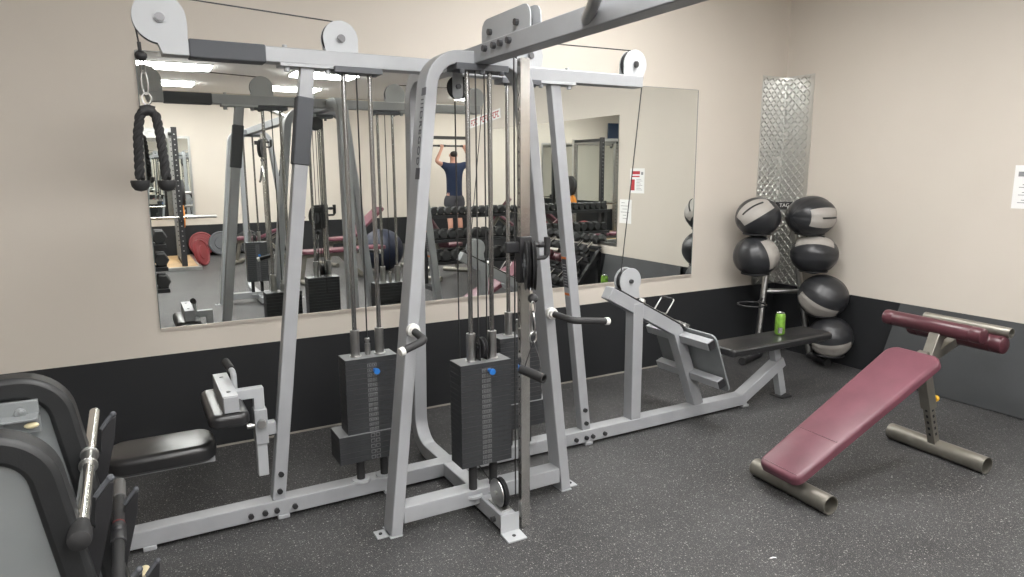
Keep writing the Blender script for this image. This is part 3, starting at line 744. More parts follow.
# ------------------------------------------------------------------ medicine ball rack and balls
t = thing('medicine_ball_rack', 'steel medicine ball rack standing in the corner before the tread plate', 'ball rack', (4.62, 3.72, 0))
lu = [V((4.455, 3.81, .03)), V((4.635, 3.87, 1.24))]; ru = [V((4.85, 3.60, .03)), V((4.72, 3.78, 1.24))]
UP = []
for nm, (a, b), ft in (('left', lu, V((4.215, 3.735, .03))), ('right', ru, V((4.765, 3.375, .03)))):
    u = obj('rack_upright', G().cyl(a, b, .026, seg=20), STEEL, t); lab(u, nm+' upright'); UP.append(u)
    obj('rack_foot', G().cyl(a+(a-ft)*.25 if nm == 'left' else a, ft, .029, seg=20), BLACKM, u)
    obj('foot_cap', G().cyl(ft, ft+(ft-a).normalized()*.012, .031, seg=20), RUBBER, u)
zq = (.56-.03)/1.21
obj('rack_crossbar', G().cyl(lu[0].lerp(lu[1], zq), ru[0].lerp(ru[1], zq), .02, seg=18), STEEL, t)
g = G().cyl(lu[1], ru[1], .018, seg=16); obj('top_bar', g, STEEL, t)
BALLS = [  # centre, rx, rz, panel centre and panel long axis as (right, up, towards the room), label
    ((4.325, 3.758, 1.182), .172, .155, (-.22, .48, .85), (.72, .62, 0), 'black and grey medicine ball on top of the left column'),
    ((4.320, 3.752, .874), .175, .162, (.84, .26, .46), (-.35, .93, 0), 'black medicine ball with a grey side panel under the top left ball'),
    ((4.640, 3.52, 1.190), .186, .158, (.66, -.02, .75), (.75, 0, -.66), 'black medicine ball with a grey end panel on top of the right column'),
    ((4.670, 3.49, .895), .178, .155, (.0, .86, .50), (1, 0, 0), 'black medicine ball with a grey top, second in the right column'),
    ((4.712, 3.415, .565), .186, .172, (-.30, -.52, .80), (.86, -.45, 0), 'black medicine ball with a grey lower left panel, third in the right column'),
    ((4.730, 3.335, .252), .166, .163, (.12, -.55, .82), (1, .05, 0), 'black medicine ball with a grey underside, lowest in the right column'),
]
for i, (c, rx, rz, pd, la, lb) in enumerate(BALLS):
    c = V(c); g = G()
    nu, nv = 48, 32
    toc = V((-c.x, -c.y, 0)).normalized(); rgt = V((-toc.y, toc.x, 0))
    pd = (rgt*pd[0]+V((0, 0, pd[1]))+toc*pd[2]).normalized(); ya = rgt*la[0]+V((0, 0, la[1]))+toc*la[2]; ya = (ya-pd*ya.dot(pd)).normalized(); xa = ya.cross(pd)
    # sphere whose pole axis is ya: gores run from pole to pole
    Rm = M((pd, xa, ya)).transposed()
    bmesh.ops.create_uvsphere(g.bm, u_segments=nu, v_segments=nv, radius=1)
    for v in g.bm.verts:
        lon = math.atan2(v.co.y, v.co.x); lat = math.asin(max(-1, min(1, v.co.z)))
        puff = 1-.035*max(0, math.cos(lon*3)**2-.94)/.06*math.cos(lat)
        w = Rm @ (v.co*puff*(1+.012*math.sin(5*lon+i)*math.cos(3*lat)))
        v.co = V((w.x*rx, w.y*rx, w.z*rz))+c
    for f in g.bm.faces:
        q = Rm.transposed() @ V(((f.calc_center_median()-c).x/rx, (f.calc_center_median()-c).y/rx, (f.calc_center_median()-c).z/rz))
        lon = math.degrees(math.atan2(q.y, q.x)); lat = math.degrees(math.asin(max(-1, min(1, q.z/max(.001, q.length)))))
        hw = (33, 27, 33, 26, 25, 25)[i]; hl = (50, 44, 38, 48, 58, 58)[i]
        f.material_index = 1 if (abs(lon) < hw and abs(lat) < hl) or (abs(lon) > 155 and abs(lat) < 45) else 0
    g.n = len(g.bm.faces)
    o = obj('medicine_ball', g, [BALLB, BALLG], angle=60)
    tag(o, lb, 'medicine ball', 'medicine balls in the corner rack')
    if i in (0, 2, 3):      # stitched black slot on the panel
        pts = []
        for k in range(-6, 7):
            la_ = R(k*(3.6 if i else 5.2) + (8 if i == 2 else 0)); lo_ = R((-6, 0, 0, -14)[i])
            p = Rm @ V((math.cos(la_)*math.cos(lo_), math.cos(la_)*math.sin(lo_), math.sin(la_)))*1.004
            pts.append((c.x+p.x*rx, c.y+p.y*rx, c.z+p.z*rz))
        obj('stitched_slot', G().tube(pts, .0065, 8), RUBBER, o)
# ring holders: one under every ball, plus the empty one low on the left
for (c, rx, rz, pd, la, lb), u in zip(BALLS, (UP[0], UP[0], UP[1], UP[1], UP[1], UP[1])):
    c = V(c); seg_ = lu if u == UP[0] else ru
    z = c.z-rz*.80; p = seg_[0].lerp(seg_[1], max(0, (z-.03)/1.21))
    ring = [V((c.x+.105*math.cos(R(a)), c.y+.105*math.sin(R(a)), z-.008)) for a in range(0, 361, 20)]
    obj('ball_ring', G().tube(ring, .006, 8).tube([p, V((c.x, c.y, z-.008)).lerp(p, .105/max(.106, (p-V((c.x, c.y, z-.008))).length))], .008, 8), BLACKM, u)
e = V((4.285, 3.735, .49)); ring = [V((e.x+.11*math.cos(R(a)), e.y+.11*math.sin(R(a)), e.z)) for a in range(0, 361, 20)]
lab(obj('ball_ring', G().tube(ring, .007, 8).tube([e+V((.10, .03, 0)), lu[0].lerp(lu[1], .39)], .009, 8), BLACKM, UP[0]), 'empty black holding ring')
g = G().box(-.07, .07, -.004, .004, -.028, .028)
np_ = obj('rack_name_plate', g, BLACKM, t); np_.matrix_parent_inverse = M.Translation(-V(t.location)); np_.location = (4.67, 3.80, 1.262); np_.rotation_euler = (0, 0, R(-25))
cu = bpy.data.curves.new('c', 'FONT'); cu.body = 'TAG'; cu.size = .042; cu.align_x = 'CENTER'; cu.align_y = 'CENTER'; cu.extrude = .0005
to = bpy.data.objects.new('tmp', cu); C.objects.link(to); dg = bpy.context.evaluated_depsgraph_get()
tm = bpy.data.meshes.new_from_object(to.evaluated_get(dg)); bpy.data.objects.remove(to); bpy.data.curves.remove(cu)
tm.materials.clear(); tm.materials.append(WHITE)
tx = bpy.data.objects.new('plate_lettering', tm); C.objects.link(tx); tx.parent = np_; tx.location = (0, -.005, 0); tx.rotation_euler = (R(90), 0, 0)

# ------------------------------------------------------------------ maroon decline bench (local frame: +x towards the rollers)
bench = thing('decline_bench', 'maroon decline sit up bench with leg rollers on the open floor at right', 'weight bench', (2.688, 2.049, 0), math.atan2(-.078, .997))
B = lambda nm, g, m, par=bench, **k: obj(nm, g, m, par, local=True, **k)
def bfoot(x, y0, y1):
    f = B('floor_tube', G().pipe((x, y0, .045), (x, y1, .045), .045, .004, 28), NICKEL)
    return f
ff = bfoot(0, -.235, .225); rf = bfoot(1.075, -.275, .265)
lab(ff, 'front floor tube'); lab(rf, 'rear floor tube')
sl = math.atan2(.59-.143, .80+.08); ca, sa = math.cos(sl), math.sin(sl)
pdm = M.Translation((-.085, 0, .092)) @ M.Rotation(-sl, 4, 'Y')
g = G().pad(.525, 0, 0, 1.05, .285, .052, .05, .020, seg=8)
for v in g.bm.verts:
    f_ = v.co.x/1.05; v.co.y *= .86+.20*f_
    if f_ > .9: v.co.x += .022*(1-(v.co.y/.15)**2)
B('bench_pad', g.xf(pdm), MAROON)
# crown the far end
g = G(); L = [(.0, .138), (.985, .138)]
g.tube([pdm @ V((.30, -.116, .0514)), pdm @ V((.30, .116, .0514))], .0018, 6).tube([pdm @ V((.032, -.105, .0510)), pdm @ V((.032, .105, .0510))], .0022, 6)
lab(B('pad_seam', g, MARDARK), 'stitched seam across the pad')
g = G().rect([pdm @ V((.06, 0, -.024)), pdm @ V((.97, 0, -.024))], (0, 1, 0), .055, .048)
g.rect([(0, 0, .06), pdm @ V((.10, 0, -.03))], (0, 1, 0), .06, .05)
B('spine_tube', g, NICKEL, bev=.003)
pt0, pt1 = V((1.058, 0, .075)), V((.885, 0, .58))
pd_ = (pt1-pt0).normalized()
post = B('support_post', G().rect([pt0, pt0+pd_*.30], (0, 1, 0), .042, .042), NICKEL, bev=.003)
g = G()
for k in range(6):
    p = pt0+pd_*(.06+.038*k); g.obox(p+V((0, -.0212, 0)), (.012, .002, .016), M((pd_.cross(V((0, 1, 0))), V((0, 1, 0)), pd_)).transposed())
    n_ = pd_.cross(V((0, 1, 0)))*-1
    g.obox(p+n_*.0212, (.002, .012, .016), M((n_, V((0, 1, 0)), n_.cross(V((0, 1, 0))))).transposed())
    g.obox(p-n_*.0212, (.002, .012, .016), M((n_, V((0, 1, 0)), n_.cross(V((0, 1, 0))))).transposed())
B('adjustment_hole', g, BLACKM, post)
g = G().rect([pt0+pd_*.22, pt1+pd_*.02], (0, 1, 0), .056, .056)
g.rect([(.925, 0, .51), (1.0, 0, .70)], (0, 1, 0), .056, .055)
g.rect([(.93, 0, .56), (1.18, 0, .650)], (0, 1, 0), .045, .05)
B('roller_frame', g, NICKEL, bev=.003)
kp = pt0+pd_*.275+V((-.012, 0, 0))
kb = B('adjustment_knob', G().cyl(kp+V((.022, -.005, 0)), kp+V((.045, -.012, .0)), .008, seg=10).cyl(kp+V((.045, -.012, 0)), kp+V((.066, -.016, 0)), .020, .016, seg=16), YELLOW)
lab(kb, 'yellow pull knob')
def roller(x, z, y0, y1, r):
    L = y1-y0
    prof = [(0, 0), (r*.7, 0), (r*.94, .006), (r, .016), (r, .058), (r*.96, .062), (r, .066), (r, L-.066), (r*.96, L-.062), (r, L-.058), (r, L-.016), (r*.94, L-.006), (r*.7, L), (0, L)]
    return G().lathe(prof, (x, y0, z), (0, 1, 0), 28)
RA = B('leg_roller', roller(1.00, .725, -.235, .31, .041), MARDARK); lab(RA, 'upper maroon roller')
RB = B('leg_roller', roller(1.165, .662, -.245, .27, .046), MARDARK); lab(RB, 'lower maroon roller')
B('roller_tube', G().pipe((1.185, -.255, .728), (1.185, .20, .728), .026, .004, 24), NICKEL)

# ------------------------------------------------------------------ attachment rack in the left foreground
ar_ = thing('attachment_rack', 'grey machine rack with black rounded edging and bar hooks in the left foreground', 'rack', (-.3, 1.85, 0))
for (yy, nm, ipts) in ((1.63, 'near side frame', 0), (2.08, 'far side frame', 1)):
    tz = 1.013
    outer = fillet([(-.62, yy, tz), (-.206, yy, tz), (-.050, yy, .02)], .095, 9)
    f_ = obj('side_frame', G().rect(outer, (0, 1, 0), .075, .058), EDGE, ar_, bev=.012); lab(f_, nm)
    ins = fillet([(-.62, 0, tz-.02), (-.222, 0, tz-.02), (-.075, 0, .02)], .075, 8)
    poly = [(p.x, p.z) for p in ins]+[(-.20, .02), (-.29, .60), (-.62, .72)]
    obj('frame_panel', G().prism(poly, (0, yy+.02, 0), (1, 0, 0), (0, 0, 1), .04), SHELLG, f_, bev=.006)
    for k, (hz, rx_) in enumerate(((.905, 0), (.678, .042), (.45, .085))):
        fx = -.175+(1.0-hz)*.155
        tip = V((fx+.080, yy, hz)); root = V((fx-.0, yy, hz-.055))
        cr = (.106, .080, .066)[k]
        g = G().prism([(fx-.02, hz-cr), (fx+.040, hz-cr), (fx+.047, hz-.046), (tip.x-.004, hz-.010), (tip.x+.004, hz-.010), (tip.x-.004, hz-.07), (fx+.03, hz-.25), (fx-.02, hz-.26)], (0, yy+.008, 0), (1, 0, 0), (0, 0, 1), .016)
        h_ = obj('bar_hook', g, BLACKM, f_, bev=.002)
        obj('hook_peg', G().tube([(fx+.048, yy, hz-.040), (fx+.064, yy, hz-.018), (fx+.078, yy, hz-.003)], .0065, 10).sphere((fx+.078, yy, hz-.003), .0080, u=12, v=8), GREYPAD, h_)
g = G().box(-.62, -.30, 1.69, 2.03, .80, .88).box(-.56, -.50, 1.66, 2.06, .0, .86).box(-.60, -.10, 1.60, 1.67, 0, .03).box(-.60, -.10, 2.05, 2.11, 0, .03)
obj('rack_body', g, SHELLG, ar_, bev=.004)
g = G().box(-.34, -.24, 1.985, 2.045, .945, .952).box(-.34, -.24, 2.03, 2.045, .90, .985).cyl((-.278, 2.03, .958), (-.278, 2.018, .958), .013, seg=16).cyl((-.275, 2.02, .962), (-.275, 2.014, .962), .006, seg=6)
br_ = obj('bracket_plate', g, SHELLG, ar_, bev=.002)
obj('cream_tag', G().sphere((-.255, 2.0, .93), .010, (1.6, 1, .8), u=12, v=8), CREAM, br_)

t = thing('straight_bar', 'worn chrome straight cable bar with black rubber end lying on the rack hooks', 'cable bar', (-.14, 1.98, .83))
bx, bz = -.143, .8165
obj('bar_shaft', G().cyl((bx, 1.60, bz), (bx, 2.40, bz), .0155, seg=20).cyl((bx, 1.60, bz), (bx, 1.72, bz), .0165, seg=20), CHROME, t, bev=.001)
obj('end_cap', G().lathe([(.012, .085), (.017, .08), (.0215, .05), (.0235, .02), (.021, .004), (.012, 0), (0, -.002)][::-1], (bx, 1.535, bz), (0, 1, 0), 22), RUBBER, t)
obj('swivel_collar', G().cyl((bx, 1.955, bz), (bx, 2.03, bz), .0185, seg=22).cyl((bx, 1.95, bz), (bx, 1.958, bz), .022, seg=22).cyl((bx, 2.027, bz), (bx, 2.035, bz), .022, seg=22), STEEL, t, bev=.001)
t = thing('straight_bar', 'black straight cable bar with a red ring on the lower rack hooks', 'cable bar', (-.085, 1.85, .65))
bx, bz = -.094, .614
obj('bar_shaft', G().cyl((bx, 1.42, bz), (bx, 2.24, bz), .0145, seg=20), RUBBER, t)
obj('end_cap', G().cyl((bx, 2.18, bz), (bx, 2.30, bz), .0175, seg=20), pmat('grey_worn_rubber', (.10, .098, .095), .6), t, bev=.003)
obj('red_ring', G().cyl((bx, 2.006, bz), (bx, 2.010, bz), .0168, seg=20), pmat('dull_red_band', (.16, .03, .03), .5), t)
obj('swivel_collar', G().cyl((bx, 1.90, bz), (bx, 2.0, bz), .0185, seg=20).sphere((bx, 1.955, bz+.012), .014, u=12, v=8), BLACKM, t, bev=.002)
t = thing('straight_bar', 'chrome tipped cable bar on the lowest rack hook near the photo bottom', 'cable bar', (-.05, 1.9, .41))
bx, bz = -.046, .400
obj('bar_shaft', G().cyl((bx, 1.45, bz), (bx, 2.10, bz), .013, seg=20), CHROME, t)
obj('end_cap', G().cyl((bx, 2.08, bz), (bx, 2.14, bz), .016, .012, seg=20), CREAM, t, bev=.003)
g = G()
sx, sy = 2.155, 1.70
va = [g.bm.verts.new(p) for p in ((sx-.014, sy+.002, .001), (sx, sy-.003, .004), (sx+.014, sy-.006, .001), (sx+.015, sy-.001, .002), (sx+.002, sy+.003, .005), (sx-.013, sy+.007, .002))]
g.bm.faces.new((va[0], va[1], va[4], va[5])); g.bm.faces.new((va[1], va[2], va[3], va[4]))
o = obj('paper_scrap', g, PAPER); so = o.modifiers.new('solid', 'SOLIDIFY'); so.thickness = .0008
tag(o, 'tiny white scrap of paper on the floor before the maroon bench', 'paper scrap')

# ------------------------------------------------------------------ the rest of the room, which the wall mirror shows
# far tower of the cable machine
tower(-.50, -1, 'arch of the far tower')
stack(1.312, -.467, .724, .253, 20, .248, .115, (1.243, 1.347), 1.985, 'weight stack of the far tower', 6, s=-1, pulley=True)
g = G().box(1.175, 1.44, -.60, -.49, 1.955, 1.982)
obj('rod_holder', g, DARKPL, gym, bev=.002)
column(-.26, -1, 'chrome column of the far tower', 1.80)
t = thing('v_handle', 'chrome V shaped handle hanging from the far tower, seen in the mirror', 'cable handle', (1.374, -.14, 1.55))
g = G(); link(g, (1.374, -.14, 1.69), (1.374, -.14, 1.62), .012, .004, V((1, 0, 0)))
obj('snap_hook', g, STEEL, t)
obj('handle_bar', G().tube(fillet([(1.374, -.36, 1.44), (1.374, -.30, 1.46), (1.374, -.14, 1.62), (1.374, .02, 1.46), (1.374, .08, 1.44)], .02, 4), .013, 10), CHROME, t)

# mirror on the rear wall
t = thing('wall_mirror', 'third wall mirror on the rear wall behind the lifting platform, seen in the large mirror', 'mirror', (-.8, YREAR, .7))
obj('mirror_glass', G().box(-2.7, 1.07, YREAR+.001, YREAR+.006, .70, 2.16), MIRROR, t)
obj('edge_strip', G().box(1.07, 1.11, YREAR, YREAR+.02, .69, 2.20).box(-2.7, 1.07, YREAR, YREAR+.02, 2.16, 2.20), STEEL, t)

# dumbbells
def dumbbell_mesh(r, hl, L, hexa=True):
    g = G().cyl((0, -L/2, 0), (0, L/2, 0), .015, seg=10, mi=1)
    for q in (-1, 1):
        n = 6 if hexa else 20
        prof = [(0, 0), (r*.85, 0), (r, .012), (r, hl-.012), (r*.85, hl), (0, hl)]
        g.lathe(prof, (0, q*L/2 if q > 0 else -L/2-hl, 0), (0, 1, 0), n)
    return g
DB = {}
def dumbbell(x, y, z, r, hl, rz, label, group, tilt=0):
    k = (r, hl)
    if k not in DB:
        o = obj('dumbbell', dumbbell_mesh(r, hl, .12), [RUBBER, CHROME], angle=25); DB[k] = o
    else:
        o = DB[k].copy(); C.objects.link(o)
    o.location = (x, y, z); o.rotation_euler = (tilt, 0, rz)
    return tag(o, label, 'dumbbell', group)
def db_rack(name, label, x0, x1, y, tiers, depth=.30, over=0):
    t = thing(name, label, 'dumbbell rack', ((x0+x1)/2, y, 0))
    for x in (x0, x1):
        g = G().box(x-.03, x+.03, y-.04, y+.04, 0, tiers[-1]+.05).box(x-.03, x+.03, y-.30, y+.30, 0, .06)
        obj('rack_upright', g, BLACKM, t, bev=.004)
    for z in tiers:
        g = G().box(x0-over, x1+over, y-depth/2, y-depth/2+.05, z-.05, z-.01).box(x0-over, x1+over, y+depth/2-.05, y+depth/2, z-.05, z-.01)
        obj('rack_shelf', g, BLACKM, t, bev=.003)
    return t
tn = ('lower', 'middle', 'top')
db_rack('dumbbell_rack', 'short black dumbbell rack near the camera, at the left edge of the mirror', -.62, .16, .30, (.40, .62, .85), over=.15)
for k, z in enumerate((.40, .62, .85)):
    for j in range(5):
        dumbbell(.255-.185*j, .30, z+.062, .072, .085, 0, 'black hex dumbbell on the %s tier of the short rack near the camera' % tn[k], 'hex dumbbells on the short rack, %s tier' % tn[k])
db_rack('dumbbell_rack', 'long black three tier dumbbell rack in the middle of the mirror', 3.42, 4.84, -.42, (.36, .66, .98))
for k, z in enumerate((.36, .66, .98)):
    r = (.076, .064, .054)[k]
    n = (9, 11, 13)[k]
    for j in range(n):
        dumbbell(3.52+1.22*j/(n-1), -.42, z+r-.006, r, (.10, .085, .07)[k], 0, 'black round dumbbell on the %s tier of the long rack in the mirror' % tn[k], 'dumbbells on the long rack, %s tier' % tn[k])
# low sloping stand by the right wall
t = thing('dumbbell_stand', 'low black dumbbell stand beside the right wall, seen in the mirror', 'dumbbell rack', (4.68, .95, 0))
for y in (.35, 1.55):
    obj('stand_side', G().rect([(4.40, y, .03), (4.85, y, .60)], (0, 1, 0), .05, .06).rect([(4.38, y, .03), (4.86, y, .03)], (0, 1, 0), .05, .06).rect([(4.84, y, .03), (4.84, y, .60)], (0, 1, 0), .05, .04), BLACKM, t, bev=.003)
for x, z in ((4.50, .20), (4.64, .38), (4.78, .555)):
    obj('stand_shelf', G().box(x-.10, x-.06, .35, 1.55, z-.06, z-.02).box(x+.06, x+.10, .35, 1.55, z+.06, z+.10), BLACKM, t)
for k, (x, z) in enumerate(((4.50, .20), (4.64, .38), (4.78, .555))):
    for j in range(6):
        o = dumbbell(x, .45+.2*j, z+.12, .060, .075, R(90), 'black dumbbell on the %s shelf of the low stand beside the right wall' % tn[k], 'dumbbells on the low stand, %s shelf' % tn[k])
        o.rotation_euler = (R(-38), 0, R(90))

# benches in the room behind
def maroon_bench(x, y, rz, incline, label):
    t = thing('weight_bench', label, 'weight bench', (x, y, 0), rz)
    k = dict(local=True)
    obj('seat', G().pad(.0, 0, .42, .40, .27, .05, .05, .018), MAROON, t, **k)
    g = G().pad(.42, 0, 0, .84, .27, .05, .05, .018)
    g.xf(M.Translation((.21, 0, .42)) @ M.Rotation(-R(incline), 4, 'Y'))
    obj('backrest', g, MAROON, t, **k)
    c, s = math.cos(R(incline)), math.sin(R(incline))
    g = G().rect([(-.25, 0, .385), (.35, 0, .385)], (0, 1, 0), .06, .05).rect([(.3, 0, .385), (.21+.55*c, 0, .40+.55*s)], (0, 1, 0), .05, .04)
    g.rect([(-.15, 0, .38), (-.22, 0, .04)], (0, 1, 0), .05, .05).rect([(.35, 0, .38), (.72, 0, .04)], (0, 1, 0), .05, .05)
    obj('frame', g, NICKEL, t, bev=.003, **k)
    obj('floor_tube', G().cyl((-.22, -.25, .035), (-.22, .25, .035), .035), NICKEL, t, **k)
    obj('floor_tube', G().cyl((.72, -.3, .035), (.72, .3, .035), .035), NICKEL, t, **k)
maroon_bench(2.25, -1.6, R(-8), 0, 'maroon flat bench in the middle of the room, seen in the mirror')
maroon_bench(3.05, -3.3, R(-20), 35, 'maroon incline bench before the rear wall, seen in the mirror')
maroon_bench(4.6, -2.75, R(140), 50, 'maroon steep incline bench past the long dumbbell rack, seen in the mirror')
maroon_bench(4.25, -1.45, R(146), 42, 'maroon incline bench behind the long dumbbell rack, seen in the second mirror')
maroon_bench(1.75, -4.2, R(30), 25, 'maroon low incline bench near the lifting platform, seen in the mirror')

# lifting platform, rack, barbell and plates
t = thing('lifting_platform', 'wooden lifting platform with a grey edge near the rear wall, seen in the mirror', 'platform', (.0, -4.85, 0))
obj('platform_deck', G().box(-1.05, .93, -5.75, -3.98, 0, .05), WOOD, t, bev=.004)
obj('platform_edge', G().box(-1.10, .98, -3.98, -3.90, 0, .055).box(.93, .98, -5.75, -3.98, 0, .055), STEEL, t, bev=.003)
t = thing('power_rack', 'black and silver power rack on the wooden platform, seen in the mirror', 'rack', (.1, -4.6, .05))
for x in (-.45, .74):
    for y in (-4.1, -5.15):
        g = G().box(x-.04, x+.04, y-.04, y+.04, .05, 2.25)
        for k in range(24): g.cyl((x, y+.0385, .3+.08*k), (x, y+.041, .3+.08*k), .010, seg=8, mi=1)
        obj('rack_post', g, [BLACKM if y > -4.5 else STEEL, STEEL if y > -4.5 else BLACKM], t)
    obj('side_rail', G().box(x-.03, x+.03, -5.15, -4.1, 2.17, 2.23).box(x-.03, x+.03, -5.15, -4.1, .052, .11), BLACKM, t)
obj('top_bar', G().box(-.45, .74, -4.13, -4.07, 2.17, 2.23).box(-.45, .74, -5.18, -5.12, 2.17, 2.23), STEEL, t)
for z in (1.15, 1.55):
    obj('plate_peg', G().cyl((.74, -5.15, z-.35), (1.0, -5.15, z-.35), .025), STEEL, t)
for x in (-.45, .74): obj('bar_cup', G().box(x-.03, x+.03, -4.06, -3.96, .80, .83).box(x-.03, x+.03, -3.98, -3.95, .80, .90), BLACKM, t)
t = thing('barbell', 'long steel barbell resting on the power rack, seen in the mirror', 'barbell', (.15, -4.01, .845))
obj('bar_shaft', G().cyl((-.95, -4.01, .845), (1.25, -4.01, .845), .0145), CHROME, t)
obj('bar_sleeve', G().cyl((.86, -4.01, .845), (1.26, -4.01, .845), .025).cyl((.845, -4.01, .845), (.86, -4.01, .845), .036), STEEL, t)
obj('bar_sleeve', G().cyl((-.96, -4.01, .845), (-.56, -4.01, .845), .025).cyl((-.56, -4.01, .845), (-.545, -4.01, .845), .036), STEEL, t)
def wplate(c, ax, r, tk, mat, label, group=None):
    g = G().lathe([(.027, -tk/2), (r*.5, -tk/2), (r*.55, -tk*.3), (r*.85, -tk*.3), (r*.9, -tk/2), (r, -tk*.4), (r, tk*.4), (r*.9, tk/2), (r*.85, tk*.3), (r*.55, tk*.3), (r*.5, tk/2), (.027, tk/2)], c, ax, 36)
    o = obj('weight_plate', g, mat); return tag(o, label, 'weight plate', group)
wplate((.83, -5.15, .80), (1, 0, 0), .21, .06, ORPL, 'orange weight plate on the lower peg of the power rack, in the mirror')
wplate((.85, -5.15, 1.20), (1, 0, 0), .225, .08, RUBBER, 'black weight plate on the upper peg of the power rack, in the mirror')
wplate((1.02, -4.35, .232), (.85, .5, .22), .225, .06, REDPL, 'red weight plate leaning beside the wooden platform, in the mirror')
wplate((1.16, -5.88, .228), (.1, 1, .2), .225, .06, REDPL, 'red weight plate leaning on the rear wall, in the mirror')
wplate((1.50, -5.86, .228), (.0, 1, .2), .225, .07, DARKPL, 'grey iron weight plate leaning on the rear wall, in the mirror')
wplate((1.98, -5.86, .228), (.0, 1, .2), .225, .07, RUBBER, 'black weight plate leaning on the rear wall, in the mirror')

# television high on the rear wall
t = thing('wall_television', 'dark television on a bracket high on the rear wall, seen only in mirrors', 'television', (-.95, YREAR, 2.35))
obj('screen', G().box(-1.14, -.76, YREAR+.10, YREAR+.15, 2.3, 2.7), pmat('screen_glass', (.03, .05, .09), .15), t, bev=.004)
obj('wall_bracket', G().box(-1.0, -.9, YREAR, YREAR+.1, 2.45, 2.55).rect([(-.95, YREAR+.02, 2.1), (-.95, YREAR+.12, 2.3)], (1, 0, 0), .03, .02), BLACKM, t)

# sign on the right wall
t = thing('wall_sign', 'long white sign with red words high on the right wall, seen in the mirror', 'sign', (XR, -1.52, 2.3))
mtx = M.Rotation(R(5.5), 3, 'X')
c = V((XR-.004, -1.52, 2.34))
obj('sign_board', G().obox(c, (.006, 1.04, .14), mtx), PAPER, t)
g = G()
u_, v_ = mtx @ V((0, 1, 0)), mtx @ V((0, 0, 1))
for a, b2 in ((-.48, -.24), (-.15, .15), (.23, .48)):
    n = 4
    for k in range(n):
        cc = c + u_*(a+(b2-a)*(k+.5)/n) + V((-.0035, 0, 0)); wd = (b2-a)/n*.75
        g.obox(cc-u_*wd*.38, (.001, wd*.24, .09), mtx).obox(cc+v_*.037, (.001, wd, .018), mtx)
        if k % 2: g.obox(cc-v_*.037, (.001, wd, .018), mtx)
        else: g.obox(cc, (.001, wd, .018), mtx)
obj('red_lettering', g, RED, t)

# stability ball
g = G().sphere((3.45, -2.25, .332), .33, u=32, v=20)
tag(obj('stability_ball', g, pmat('navy_vinyl', (.007, .011, .028), .5)), 'dark navy stability ball on the floor, seen in the mirror', 'exercise ball')

# pull up station and the person hanging from it
PXX, PYY = 5.62, -4.25
t = thing('pull_up_station', 'tall steel pull up station in the alcove, seen in the mirror', 'gym machine', (PXX, PYY-.1, 0))
for x in (PXX-.62, PXX+.62):
    obj('station_post', G().box(x-.035, x+.035, PYY-.20, PYY-.13, 0, 2.3).box(x-.035, x+.035, PYY-.65, PYY+.45, 0, .07), STEEL, t, bev=.004)
obj('pull_up_bar', G().tube(fillet([(PXX-.66, PYY-.05, 1.93), (PXX-.42, PYY-.02, 2.03), (PXX+.42, PYY-.02, 2.03), (PXX+.66, PYY-.05, 1.93)], .05, 4), .017, 10).box(PXX-.64, PXX+.64, PYY-.20, PYY-.14, 2.16, 2.22), BLACKM, t)
for x in (PXX-.24, PXX+.24): obj('bar_grip', G().cyl((x-.08, PYY-.02, 2.03), (x+.08, PYY-.02, 2.03), .021), RUBBER, t)
obj('foot_step', G().box(PXX-.45, PXX+.45, PYY-.35, PYY+.25, .07, .20), BLACKM, t, bev=.01)
def skinned(name, verts, edges, radii, mat, parent=None, sub=2, root=0, vgmats=None):
    me = bpy.data.meshes.new(name); me.from_pydata([V(v) for v in verts], edges, []); me.update(); me.materials.append(mat)
    o = bpy.data.objects.new(name, me); C.objects.link(o)
    o.modifiers.new('skin', 'SKIN')
    for i, r in enumerate(radii):
        rr = r if isinstance(r, tuple) else (r, r)
        me.skin_vertices[0].data[i].radius = rr; me.skin_vertices[0].data[i].use_root = (i == root)
    s = o.modifiers.new('sub', 'SUBSURF'); s.levels = sub; s.render_levels = sub
    o.modifiers['skin'].use_smooth_shade = True
    if parent is not None: o.parent = parent
    return o
P0 = V((PXX, PYY, 0))
vs, es, rs = [], [], []
def bone(p, r, par=None):
    vs.append(P0+V(p)); rs.append(r)
    if par is not None: es.append((par, len(vs)-1))
    return len(vs)-1
pel = bone((0, 0, 1.12), (.145, .105)); wa = bone((0, .0, 1.28), (.125, .095), pel); ch = bone((0, .01, 1.50), (.155, .11), wa); sh = bone((0, 0, 1.645), (.10, .085), ch)
nk = bone((0, -.01, 1.72), .052, sh); hd0 = bone((0, -.02, 1.79), (.066, .075), nk); hd = bone((0, -.022, 1.86), (.074, .086), hd0); ht = bone((0, -.015, 1.925), (.05, .06), hd)
for q in (-1, 1):
    s_ = bone((q*.165, 0, 1.635), .056, sh); el = bone((q*.375, .02, 1.735), .042, s_); wr = bone((q*.265, -.01, 1.935), .028, el); pm = bone((q*.245, -.012, 1.985), (.036, .02), wr)
    for k, (dx, ln) in enumerate(((-.030, .030), (-.010, .036), (.010, .034), (.029, .026))):
        f1 = bone((q*.245+dx, .012, 2.018), .0105, pm); f2 = bone((q*.245+dx, -.008, 2.018+ln), .0095, f1); bone((q*.245+dx, -.040, 2.025), .008, f2)
    th = bone((q*.205, -.03, 1.995), .011, pm); bone((q*.21, -.045, 2.025), .009, th)
    hp = bone((q*.095, 0, 1.06), .095, pel); kn = bone((q*.10, -.02, .68), .060, hp); cf_ = bone((q*.105, .025, .52), .055, kn); an = bone((q*.11, .02, .275), .038, cf_); toe = bone((q*.115, -.13, .235), (.040, .028), an)
body = skinned('person', vs, es, rs, SKIN)
tag(body, 'person in navy t-shirt and dark shorts doing a pull-up, back turned, in the mirror', 'person')
